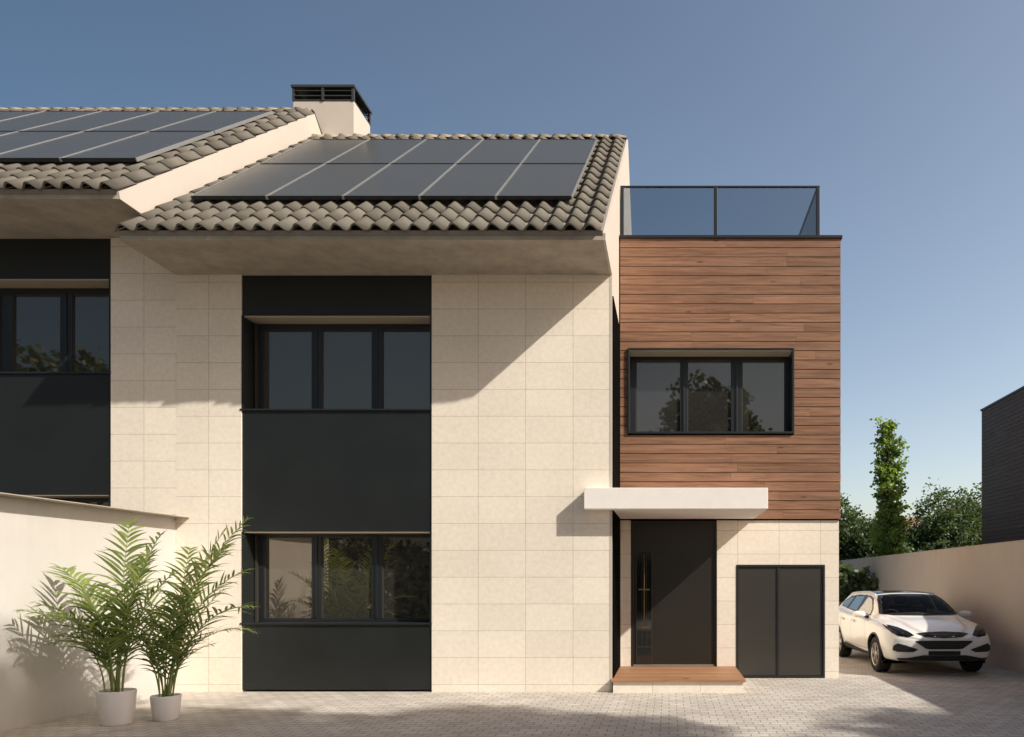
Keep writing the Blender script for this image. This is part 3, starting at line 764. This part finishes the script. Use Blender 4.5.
# trees mirrored in the upper windows
tree('street_tree', 'round tree across the street, mirrored in the timber wing window', 'tree', (2.0, -20.9), 11, [(0, 0, 8.6, 2.6, 2.2, 2.9), (-1.6, 0, 7.6, 1.5, 1.5, 1.8), (1.9, .3, 7.8, 1.5, 1.4, 2.0), (.3, 0, 10, 1.5, 1.3, 1.4)], .3, M['leaf_c'], 8000, .25, 120, 'street trees across the road', .4)
tree('street_tree', 'tall tree across the street, mirrored in the far left upper window', 'tree', (-29, -23), 13, [(0, 0, 9.6, 4, 3, 3), (4, 0, 8.0, 3, 2, 2.6), (-3, 0, 8, 3, 3, 3)], .4, M['leaf_c'], 6000, .3, 121, 'street trees across the road', .6)
# hedge across the street
hg = MB(); rr = random.Random(8)
for i in range(9000):
    x = rr.uniform(-22, 14); y = -22.6+rr.uniform(-.7, .7); z = rr.uniform(.15, 2.7+.25*noise.noise(Vector((x*.7, 0, 0))))
    leaf_quad(hg, Vector((x, y, z)), .28, rr)
hg.box(-22, 14, -22.9, -22.3, .12, 2.2, .1)
tag(hg.build('hedge', M['leaf_d']), 'clipped green hedge across the street behind the camera', 'hedge')

hg = MB(); rr = random.Random(18)
for i in range(7000):
    y = rr.uniform(-15.5, -4.35); x = -7.9+rr.uniform(-.45, .45); z = rr.uniform(.05, 2.75+.2*noise.noise(Vector((y*.9, 0, 0))))
    leaf_quad(hg, Vector((x, y, z)), .2, rr)
hg.box(-8.2, -7.6, -15.4, -4.4, 0, 2.5, .1)
tag(hg.build('hedge', M['leaf_d']), 'tall dark hedge continuing from the open end of the low white garden wall', 'hedge')
# ------------------------------------------------------------------ potted palms
def palm(label, x, y, pr, ph, fronds, seed):
    rnd = random.Random(seed); root = thing('potted_palm', label, 'potted plant', (x, y, 0), 'potted palms by the garden wall')
    p = MB(); r0 = pr*.80
    p.lathe([(0.001, .0), (r0*.95, .0), (r0, .012), (pr*.93, ph*.5), (pr, ph-.01), (pr*.985, ph), (pr*.93, ph), (pr*.90, ph-.02), (pr*.86, ph-.06), (0.001, ph-.055)], x, y, 48)
    p.build('pot', M['pot'], root, smooth=True)
    p = MB(); p.lathe([(pr*.88, ph-.05), (pr*.5, ph-.035), (.001, ph-.03)], x, y, 24); p.build('soil', M['soil'], root)
    for (ang, length, lean, lw) in fronds:
        ang = R(ang); dr = Vector((math.cos(ang), math.sin(ang), 0))
        f = MB(); n = 20; pts = []
        bs = Vector((x, y, ph-.05)) + dr*rnd.uniform(.02, .07) + Vector((rnd.uniform(-.05, .05), rnd.uniform(-.05, .05), 0))
        pos = bs.copy(); a = R(rnd.uniform(2, 8)); step = length/n
        side0 = dr.cross(Vector((0, 0, 1)))
        for i in range(n+1):
            pts.append(pos.copy()); t = i/n
            aa = a+lean*1.12*(t**1.4)
            pos = pos+(dr*math.sin(aa)+Vector((0, 0, 1))*math.cos(aa)+side0*rnd.uniform(-.02, .02))*step
        f.tube(pts, [.0085*(1-.85*i/n)+.0015 for i in range(n+1)], 6, .75)
        nl = int(length*12); t0 = .27
        for k in range(nl):
            t = t0+(1-t0)*(k+.5)/nl; s = t*n; i = min(n-1, int(s)); q = pts[i].lerp(pts[i+1], s-i)
            d = (pts[i+1]-pts[i]).normalized(); nn = side0.normalized(); upv = nn.cross(d).normalized()
            if upv.z < 0: upv = -upv
            prof = math.sin(math.pi*min(1, (t-t0)/(1-t0)*.82+.16))**.8
            for sg in (-1, 1):
                L = lw*1.12*(prof*.85+.15)*rnd.uniform(.75, 1.15); W = .0145*rnd.uniform(.8, 1.25)*(lw/.35)
                fw = rnd.uniform(.6, 1.25)
                dd = (nn*sg + d*fw + upv*rnd.uniform(.05, .5) + Vector((rnd.uniform(-.14, .14), rnd.uniform(-.14, .14), rnd.uniform(-.1, .1)))).normalized()
                cc = rnd.uniform(.25, .8) if t > .55 else rnd.uniform(.05, .5)
                wv = dd.cross(upv).normalized()
                prev = None; pp = q.copy(); dcur = dd.copy()
                ws = [.5, 1, .85, .5, .06]; dp = rnd.uniform(.08, .32)
                ring = []
                for j in range(5):
                    ring.append((pp-wv*W*ws[j], pp+wv*W*ws[j]))
                    pp = pp+dcur*(L/4); dcur = (dcur+Vector((0, 0, -dp))).normalized()
                for j in range(4): f.face([ring[j][0], ring[j][1], ring[j+1][1], ring[j+1][0]], cc)
        f.build('frond', M['leaf_palm'], root)
    return root
rp = random.Random(11)
fA = [(182, 1.45, 1.45, .40), (168, 1.75, .95, .42), (205, 1.4, 1.3, .38), (100, 2.1, .12, .40), (60, 2.0, .45, .36), (240, 1.4, 1.15, .36),
      (190, 1.1, 1.75, .34), (15, 1.6, .75, .34), (185, 1.1, 1.5, .34), (300, .95, 1.2, .3), (60, 1.0, 1.1, .3), (178, 1.45, .55, .36), (330, 1.3, 1.1, .32), (0, 1.75, .45, .36)]
palm('potted palm in the larger left pot with broad arching fronds against the white wall', -6.52, -2.44, .195, .40, fA, 5)
fB = [(8, 2.45, .62, .36), (-10, 2.1, .85, .38), (20, 2.2, .45, .36), (-5, 1.75, 1.45, .36), (15, 1.45, 1.7, .32), (85, 1.9, .25, .34), (165, 1.75, .45, .34), (-45, 1.5, .9, .32), (-90, 1.3, .9, .3),
      (200, 1.3, .8, .3), (50, 1.5, .75, .32), (-25, 1.15, 1.3, .3), (5, 1.95, 1.05, .36), (250, 1.1, .9, .28), (20, .9, 1.2, .28), (150, .95, 1.1, .28), (-30, .8, 1.3, .26)]
palm('potted palm in the smaller right pot with fronds reaching over the dark cladding', -6.12, -2.18, .16, .30, fB, 9)

# ------------------------------------------------------------------ car
def catmull(vals, ts, t):
    for i in range(len(ts)-1):
        if t <= ts[i+1] or i == len(ts)-2: break
    t0, t1 = ts[i], ts[i+1]; u = max(0, min(1, (t-t0)/(t1-t0)))
    p1, p2 = vals[i], vals[i+1]
    m1 = (vals[i+1]-vals[i-1])/(ts[i+1]-ts[i-1])*(t1-t0) if i > 0 else (p2-p1)
    m2 = (vals[i+2]-vals[i])/(ts[i+2]-ts[i])*(t1-t0) if i+2 < len(vals) else (p2-p1)
    # limit overshoot
    d = p2-p1
    if abs(d) < 1e-9: m1 = m2 = 0
    else:
        if m1*d < 0: m1 = 0
        if m2*d < 0: m2 = 0
        m1 = math.copysign(min(abs(m1), 2.5*abs(d)), d) if m1 else 0; m2 = math.copysign(min(abs(m2), 2.5*abs(d)), d) if m2 else 0
    return (2*u**3-3*u**2+1)*p1+(u**3-2*u**2+u)*m1+(-2*u**3+3*u**2)*p2+(u**3-u**2)*m2
ST = [ # u, zb, wlow, wmid, zmid, wbelt, zbelt, wgh, zgh, wr, zr, ztop
 (0.00, .34, .50, .58, .50, .52, .66, .44, .69, .22, .72, .73),
 (0.04, .30, .66, .70, .50, .66, .67, .58, .72, .30, .765, .78),
 (0.13, .28, .77, .805, .50, .765, .70, .70, .775, .40, .825, .84),
 (0.30, .27, .83, .87, .52, .83, .76, .77, .835, .48, .885, .905),
 (0.60, .26, .85, .895, .54, .86, .84, .79, .90, .52, .955, .975),
 (0.95, .25, .86, .905, .56, .87, .89, .79, .95, .60, 1.015, 1.035),
 (1.08, .25, .86, .905, .56, .875, .90, .79, .965, .66, 1.05, 1.085),
 (1.40, .24, .86, .91, .56, .88, .92, .80, .98, .64, 1.21, 1.26),
 (1.70, .24, .86, .91, .56, .88, .94, .80, 1.0, .60, 1.35, 1.40),
 (1.95, .24, .86, .91, .56, .88, .95, .80, 1.01, .575, 1.425, 1.475),
 (2.40, .24, .86, .91, .56, .88, .97, .80, 1.03, .57, 1.465, 1.515),
 (3.10, .25, .86, .91, .57, .88, 1.00, .79, 1.06, .56, 1.455, 1.505),
 (3.60, .26, .85, .905, .58, .87, 1.03, .78, 1.10, .55, 1.435, 1.485),
 (3.95, .28, .84, .89, .60, .85, 1.04, .76, 1.11, .53, 1.40, 1.445),
 (4.20, .32, .80, .86, .62, .81, 1.00, .72, 1.06, .50, 1.27, 1.30),
 (4.33, .36, .72, .79, .62, .74, .90, .64, .95, .43, 1.02, 1.03),
 (4.38, .42, .55, .60, .62, .55, .74, .45, .77, .30, .79, .80)]
TS = [s[0] for s in ST]; COLS = list(zip(*ST))
NU, = (230,)
def ring(u):
    g = [catmull(COLS[i], TS, u) for i in range(1, 12)]
    zb, wl, wm, zm, wb, zbl, wg, zg, wr, zr, zt = g
    pts = [(0, zb), (wl*.75, zb), (wl*.96, zb+.03), (wl+.01, zb+.10), (wm, zm), (wm*.995, (zm+zbl)/2), (wb, zbl), (wg+.012, zg-.012), (wg-.012, zg+.02), ((wg*.45+wr*.55), zg*.45+zr*.55), (wr+.012, zr-.02), (wr-.06, zr+.018), (wr*.5, zt-.006), (0, zt)]
    return pts
def dense(pts, m=4):
    out = []
    n = len(pts)
    for i in range(n-1):
        p0 = pts[max(0, i-1)]; p1 = pts[i]; p2 = pts[i+1]; p3 = pts[min(n-1, i+2)]
        for k in range(m):
            t = k/m; r = []
            for a in range(2):
                ta = .35*(p2[a]-p0[a]); tb_ = .35*(p3[a]-p1[a])
                r.append((2*t**3-3*t**2+1)*p1[a]+(t**3-2*t**2+t)*ta+(-2*t**3+3*t**2)*p2[a]+(t**3-t**2)*tb_)
            out.append((max(0, r[0]), r[1]))
    out.append(pts[-1]); return out
us = []
for i in range(NU+1):
    t = i/NU; us.append(4.38*t)
us = sorted(set([0, .004, .01, .018, .028, .04, .055, .075, .1] + [u for u in us if u > .11]))
verts = []; rows = []
for u in us:
    d = dense(ring(u)); full = [(v, z) for v, z in d] + [(-v, z) for v, z in reversed(d[1:-1])]
    rows.append(range(len(verts), len(verts)+len(full)))
    verts += [(v, u, z) for v, z in full]
faces = []
for a, b_ in zip(rows[:-1], rows[1:]):
    n = len(a)
    for k in range(n): faces.append((a[k], a[(k+1) % n], b_[(k+1) % n], b_[k]))
# caps
for rw, uu, flip in ((rows[0], -.012, True), (rows[-1], 4.385, False)):
    z_c = .53 if flip else .6
    prev = list(rw)
    for s in (.75, .5, .25):
        cur = []
        for i in rw:
            v = verts[i]; cur.append(len(verts)); verts.append((v[0]*s, v[1]*s*s+uu*(1-s*s) if flip else v[1]+(uu-v[1])*(1-s*s), z_c+(v[2]-z_c)*s))
        n = len(prev)
        for k in range(n):
            f_ = (prev[k], prev[(k+1) % n], cur[(k+1) % n], cur[k]); faces.append(f_[::-1] if flip else f_)
        prev = cur
    ci = len(verts); verts.append((0, uu, z_c)); n = len(prev)
    for k in range(n):
        f_ = (prev[k], prev[(k+1) % n], ci); faces.append(f_[::-1] if flip else f_)
bvh = BVHTree.FromPolygons([Vector(v) for v in verts], faces)
WHEELS = [(.86, .335), (3.48, .335)]; WR = .335
SIDEWIN = [[(1.52, 1.035), (1.60, 1.16), (1.88, 1.355), (2.12, 1.40), (2.35, 1.41), (2.40, 1.06)],
           [(2.47, 1.065), (2.43, 1.41), (2.90, 1.41), (3.14, 1.395), (3.20, 1.11)],
           [(3.26, 1.12), (3.21, 1.385), (3.50, 1.37), (3.82, 1.25), (3.74, 1.15)]]
WIND = [(-.70, 1.075), (-.5, 1.055), (0, 1.05), (.5, 1.055), (.70, 1.075), (.60, 1.34), (.54, 1.42), (.3, 1.445), (0, 1.45), (-.3, 1.445), (-.54, 1.42), (-.60, 1.34)]
def inside(pt, poly):
    x, y = pt; r = False; n = len(poly)
    for i in range(n):
        x1, y1 = poly[i]; x2, y2 = poly[(i+1) % n]
        if (y1 > y) != (y2 > y) and x < (x2-x1)*(y-y1)/(y2-y1)+x1: r = not r
    return r
def shrink(poly, d):
    cx_ = sum(p[0] for p in poly)/len(poly); cy_ = sum(p[1] for p in poly)/len(poly)
    out = []
    for p in poly:
        v = Vector((p[0]-cx_, p[1]-cy_)); L = v.length; out.append((cx_+v.x*(L-d)/L, cy_+v.y*(L-d)/L))
    return out
SWs = [shrink(p, .03) for p in SIDEWIN]; WDs = shrink(WIND, .045)
keep = []
for f in faces:
    c = sum((Vector(verts[i]) for i in f), Vector())/len(f)
    kill = False
    if abs(c.x) > .45:
        for (wu, wz) in WHEELS:
            if (c.y-wu)**2+(c.z-wz)**2 < (WR+.065)**2: kill = True
    if c.z > 1.0 and abs(c.x) > .5 and any(inside((c.y, c.z), p) for p in SWs): kill = True
    if c.z > 1.0 and c.y < 2.1 and inside((c.x, c.z), WDs):
        kill = True
    if not kill: keep.append(f)
car = thing('parked_car', 'white compact SUV parked on the driveway beside the tan boundary wall', 'car', (0, 0, 0))
body = MB(); body.mesh(verts, keep); body.build('body', M['carpaint'], car, smooth=True)
def overlay(poly, mode, name, mat, off=.006, parent=car, grid=.03, sides=(1,), smooth=True):
    """drapes a flat outline on the car body; mode 'front': (x,z) seen from the nose; 'side': (u,z)"""
    for sd in sides:
        P = []
        n = len(poly)
        for i in range(n):
            a = Vector(poly[i]); c = Vector(poly[(i+1) % n]); m = max(1, int((c-a).length/grid))
            P += [a.lerp(c, k/m) for k in range(m)]
        nb_ = len(P); E = [(i, (i+1) % nb_) for i in range(nb_)]
        x0_, x1_ = min(p[0] for p in poly), max(p[0] for p in poly); y0_, y1_ = min(p[1] for p in poly), max(p[1] for p in poly)
        xx = x0_+grid/2
        while xx < x1_:
            yy = y0_+grid/2
            while yy < y1_:
                if inside((xx, yy), poly) and min((Vector((xx, yy))-p).length for p in P) > grid*.45: P.append(Vector((xx, yy)))
                yy += grid
            xx += grid
        r = delaunay_2d_cdt(P, E, [], 1, 1e-6)
        vs = []; ok = []
        for p in r[0]:
            if mode == 'front': hit = bvh.ray_cast(Vector((p.x, -2, p.y)), Vector((0, 1, 0))); nrm = hit[1]
            else: hit = bvh.ray_cast(Vector((sd*3, p.x, p.y)), Vector((-sd, 0, 0))); nrm = hit[1]
            if hit[0] is None: vs.append((0, 0, 0)); ok.append(False); continue
            dirv = Vector((0, -1, 0)) if mode == 'front' else Vector((sd, 0, 0))
            if nrm.dot(dirv) < 0: nrm = -nrm
            q = hit[0]+nrm*off; vs.append(tuple(q)); ok.append(True)
        fs = [f for f in r[2] if all(ok[i] for i in f)]
        m = MB(); m.mesh(vs, fs); m.build(name, mat, parent, smooth=smooth)
def offset_ring(poly, d): return shrink(poly, -d)
# glass and the black surrounds
overlay(WIND, 'front', 'windshield', M['carglass'], .004)
for p in SIDEWIN: overlay(p, 'side', 'side_window', M['sideglass'], .004, sides=(1, -1))
def frame_strip(poly, mode, name, mat, w, off=.007, sides=(1,)):
    inn = shrink(poly, w); n = len(poly)
    for sd in sides:
        m = MB()
        for i in range(n):
            a, c, d_, e_ = poly[i], poly[(i+1) % n], inn[(i+1) % n], inn[i]
            seg = max(1, int((Vector(a)-Vector(c)).length/.04)); L = []
            for k in range(seg+1):
                o_ = Vector(a).lerp(Vector(c), k/seg); i_ = Vector(e_).lerp(Vector(d_), k/seg); pr = []
                for q in (o_, i_):
                    if mode == 'front': h_ = bvh.ray_cast(Vector((q.x, -2, q.y)), Vector((0, 1, 0))); dv = Vector((0, -1, 0))
                    else: h_ = bvh.ray_cast(Vector((sd*3, q.x, q.y)), Vector((-sd, 0, 0))); dv = Vector((sd, 0, 0))
                    nm = h_[1] if h_[1].dot(dv) > 0 else -h_[1]; pr.append(h_[0]+nm*off)
                L.append(pr)
            for k in range(seg): m.face([L[k][0], L[k+1][0], L[k+1][1], L[k][1]])
        m.build(name, mat, car)
frame_strip(WIND, 'front', 'windshield_seal', M['trim'], .05)
for p in SIDEWIN: frame_strip(offset_ring(p, .008), 'side', 'window_seal', M['trim'], .042, sides=(1, -1))
# pillars between the side windows
overlay([(2.39, 1.05), (2.48, 1.055), (2.44, 1.42), (2.34, 1.42)], 'side', 'pillar', M['trim'], .008, sides=(1, -1))
overlay([(3.19, 1.10), (3.27, 1.11), (3.22, 1.395), (3.13, 1.405)], 'side', 'pillar', M['trim'], .008, sides=(1, -1))
# roof glass
m = MB(); L = []
for i in range(18):
    u = 1.95+i*.094; rw = []
    for j in range(13):
        x = -.53+j/12*1.06; h_ = bvh.ray_cast(Vector((x, u, 3)), Vector((0, 0, -1))); rw.append(h_[0]+Vector((0, 0, .006)))
    L.append(rw)
for i in range(17):
    for j in range(12): m.face([L[i][j], L[i][j+1], L[i+1][j+1], L[i+1][j]])
m.build('sunroof', M['lens'], car, smooth=True)
# nose: grilles, lamps
overlay([(-.43, .775), (-.30, .715), (0, .70), (.30, .715), (.43, .775), (.30, .80), (0, .812), (-.30, .80)][::-1], 'front', 'grille', M['trim'], .006)
overlay([(-.47, .655), (-.44, .62), (-.30, .515), (-.24, .505), (.24, .505), (.30, .515), (.44, .62), (.47, .655), (0, .658)], 'front', 'grille', M['trim'], .006)
for zz in (.755,):
    overlay([(-.33, zz-.004), (.33, zz-.004), (.33, zz+.004), (-.33, zz+.004)], 'front', 'grille_bar', M['silver' if False else 'vent'], .016, grid=.02)
for zz in (.56, .59, .62):
    wv = .30+(zz-.535)*1.2
    overlay([(-wv, zz-.004), (wv, zz-.004), (wv, zz+.004), (-wv, zz+.004)], 'front', 'grille_bar', M['silver' if False else 'vent'], .016, grid=.02)
overlay([(-.26, .405), (.26, .405), (.26, .475), (-.26, .475)], 'front', 'plate_holder', M['panel'], .010, grid=.05)
for s in (1, -1):
    def fl(P): return [(s*x, z) for x, z in P]
    overlay(fl([(.47, .745), (.58, .715), (.72, .735), (.78, .78), (.81, .84), (.80, .905), (.745, .905), (.65, .875), (.54, .81)]), 'front', 'headlight', M['lens'], .006, grid=.025)
    overlay(fl([(.62, .762), (.66, .762), (.68, .78), (.655, .795), (.62, .785)]), 'front', 'lamp_reflector', M['panel'], .009, grid=.02)
    overlay(fl([(.42, .50), (.50, .455), (.74, .455), (.80, .48), (.79, .56), (.73, .605), (.62, .575)]), 'front', 'fog_lamp', M['trim'], .006, grid=.025)
    overlay(fl([(.68, .505), (.74, .505), (.75, .54), (.69, .545)]), 'front', 'lamp_reflector', M['frame'], .009, grid=.02)
# lower black lip
overlay([(-.70, .305), (.70, .305), (.74, .345), (.60, .35), (.35, .40), (-.35, .40), (-.60, .35), (-.74, .345)], 'front', 'bumper_lip', M['trim'], .012, grid=.03)
# sills and arches
overlay([(1.26, .27), (3.08, .27), (3.10, .36), (2.9, .40), (1.5, .34), (1.25, .35)], 'side', 'sill', M['trim'], .006, sides=(1, -1), grid=.04)
for sd in (1, -1):
    for (wu, wz) in WHEELS:
        m = MB(); prev = None
        for k in range(41):
            t = R(-18)+R(216)*k/40; row = []
            for (rr_, o_) in ((WR+.045, -.02), (WR+.050, .008), (WR+.076, .008), (WR+.08, .0)):
                y = wu+rr_*math.cos(t); z = wz+rr_*math.sin(t)
                hh = bvh.ray_cast(Vector((sd*3, y, z)), Vector((-sd, 0, 0)))
                xb = hh[0].x if hh[0] is not None and abs(hh[0].x) > .6 else sd*.86
                row.append((xb+sd*o_, y, z))
            if prev:
                for q in range(3): m.face([prev[q], row[q], row[q+1], prev[q+1]])
            prev = row
        m.build('wheel_arch', M['trim'], car, smooth=True)
        # inner liner
        m = MB(); prev = None
        for k in range(25):
            t = R(-20)+R(220)*k/24; row = [(sd*.87, wu+(WR+.055)*math.cos(t), wz+(WR+.055)*math.sin(t)), (sd*.45, wu+(WR+.055)*math.cos(t), wz+(WR+.055)*math.sin(t))]
            if prev: m.face([prev[0], row[0], row[1], prev[1]])
            prev = row
        m.build('arch_liner', M['black'], car)
        # wheel
        xo = sd*.885; w_ = MB()
        prof = [(.215, -.02), (.235, -.002), (.28, .006), (.318, -.006), (.333, -.03), (.335, -.11), (.333, -.18), (.318, -.205), (.23, -.21)]
        w_.lathe([(r_, sd*h_) for r_, h_ in prof], xo, wu, 48, 'x', cz=wz)
        ty = w_.build('wheel', M['tyre'], car, smooth=True)
        w_ = MB(); w_.lathe([(r_, sd*h_) for r_, h_ in [(.222, -.012), (.216, -.004), (.205, -.012), (.198, -.05), (.19, -.16)]], xo, wu, 48, 'x', cz=wz)
        for k in range(5):
            for da in (-.16, .16):
                t = 2*math.pi*k/5+math.pi/2; ti = t+da*1.4; to = t+da
                ci = (math.cos(ti)*.05, math.sin(ti)*.05); co = (math.cos(to)*.208, math.sin(to)*.208)
                nx, nz = -math.sin(t), math.cos(t)
                vs = []
                for (cc_, wd_) in ((ci, .02), (co, .014)):
                    for sg in (-1, 1):
                        for dep in (-.012, -.05): vs.append((xo+sd*dep, wu+cc_[0]+nx*wd_*sg, wz+cc_[1]+nz*wd_*sg))
                w_.mesh(vs, [(0, 2, 6, 4), (1, 5, 7, 3), (0, 4, 5, 1), (2, 3, 7, 6)])
        w_.lathe([(.001, sd*-.004), (.035, sd*-.006), (.058, sd*-.02), (.06, sd*-.06)], xo, wu, 24, 'x', cz=wz)
        w_.build('rim', M['alloy'], ty)
        w_ = MB(); w_.lathe([(.001, sd*-.10), (.15, sd*-.10), (.155, sd*-.12)], xo, wu, 24, 'x', cz=wz); w_.build('brake_disc', M['panel'], ty)
    # door seams, handles
    for P in ([(1.30, .42), (1.306, .42), (1.53, 1.0), (1.524, 1.0)], [(2.40, .40), (2.407, .40), (2.425, 1.03), (2.418, 1.03)], [(3.22, .78), (3.228, .78), (3.25, 1.08), (3.242, 1.08)], [(1.31, .40), (2.40, .40), (2.40, .406), (1.31, .406)], [(2.42, .40), (3.0, .42), (3.0, .426), (2.42, .406)], [(3.0, .42), (3.006, .42), (3.228, .78), (3.22, .78)]):
        overlay(P, 'side', 'door_seam', M['panel'], .0025, sides=(sd,), grid=.08)
    for uu in (2.22, 3.02):
        h_ = bvh.ray_cast(Vector((sd*3, uu, .89)), Vector((-sd, 0, 0)))[0].x
        m = MB(); m.tube([(h_-sd*.005, uu-.09, .885), (h_+sd*.03, uu-.07, .89), (h_+sd*.03, uu+.07, .895), (h_-sd*.005, uu+.09, .89)], .013, 8); m.build('door_handle', M['carpaint'], car, smooth=True)
        overlay([(uu-.05, .865), (uu+.05, .865), (uu+.05, .91), (uu-.05, .91)], 'side', 'handle_cup', M['panel'], .002, sides=(sd,), grid=.04)
    # mirror
    m = MB(); cxm = Vector((sd*.965, 1.56, 1.055)); vs = []; RN = 12; SG = 20
    for i in range(RN+1):
        th = math.pi*i/RN
        for k in range(SG):
            ph_ = 2*math.pi*k/SG; a_ = abs(math.cos(ph_))**.7*math.copysign(1, math.cos(ph_)); c_ = abs(math.sin(ph_))**.7*math.copysign(1, math.sin(ph_))
            vs.append((cxm.x+.115*math.sin(th)**.8*a_, cxm.y+.075*-math.cos(th), cxm.z+.068*math.sin(th)**.8*c_))
    fs = [(i*SG+k, i*SG+(k+1) % SG, (i+1)*SG+(k+1) % SG, (i+1)*SG+k) for i in range(RN) for k in range(SG)]
    m.mesh(vs, fs); mr = m.build('wing_mirror', M['carpaint'], car, smooth=True)
    m = MB(); m.tube([(sd*.80, 1.56, 1.0), (sd*.90, 1.56, 1.02)], [.035, .025], 10); m.build('mirror_arm', M['trim'], mr)
    # roof rail
    m = MB(); pts = []
    for i in range(14):
        u = 1.98+i*.135; h_ = bvh.ray_cast(Vector((sd*.555, u, 3)), Vector((0, 0, -1)))[0]
        pts.append(h_+Vector((0, 0, .018 if 0 < i < 13 else 0)))
    m.tube(pts, .016, 8); m.build('roof_rail', M['silver'], car, smooth=True)
# hood seam
m = MB()
# interior: floor tub, dashboard, seats
m = MB(); m.box(-.78, .78, .5, 4.0, .30, .36); m.box(-.70, .70, 1.12, 1.55, .75, .985); m.box(-.72, .72, 1.5, 1.62, .5, .93); m.box(-.7, .7, 3.75, 3.8, .4, 1.05)
m.build('dashboard', M['seat'], car, bevel=.03)
for (sx, su) in ((-.36, 2.25), (.36, 2.25), (-.36, 3.1), (.36, 3.1)):
    m = MB(); m.box(sx-.24, sx+.24, su-.35, su+.15, .45, .62)
    m.prism_x([(su+.05, .60), (su+.22, .60), (su+.34, 1.16), (su+.24, 1.18)], sx-.23, sx+.23)
    sn = m.build('seat', M['seat'], car, bevel=.04)
    m = MB(); m.prism_x([(su+.235, 1.20), (su+.33, 1.19), (su+.36, 1.36), (su+.27, 1.37)], sx-.12, sx+.12); m.build('headrest', M['seat'], sn, bevel=.03)
m = MB(); pts = [(-.36+.18*math.cos(2*math.pi*k/24), 1.72-.05*math.sin(2*math.pi*k/24), .97+.17*math.sin(2*math.pi*k/24)) for k in range(25)]
m.tube(pts, .014, 8, cap=False); m.tube([(-.52, 1.70, .97), (-.20, 1.70, .97)], .014, 6); m.build('steering_wheel', M['seat'], car)
# wipers
for (xa, xb) in ((-.55, -.02), (.02, .5)):
    m = MB(); pts = []
    for k in range(7):
        x = xa+(xb-xa)*k/6; z = 1.075+.02*k/6; h_ = bvh.ray_cast(Vector((x, -2, z)), Vector((0, 1, 0)))[0]; pts.append(h_+Vector((0, -.015, .01)))
    m.tube(pts, .008, 5); m.build('wiper', M['trim'], car)
# far rear lamps
for s in (1, -1):
    pass
car.scale = (1.08, 1, .98); car.location = (4.79, 1.62, 0); car.rotation_euler = (0, 0, R(1.2))
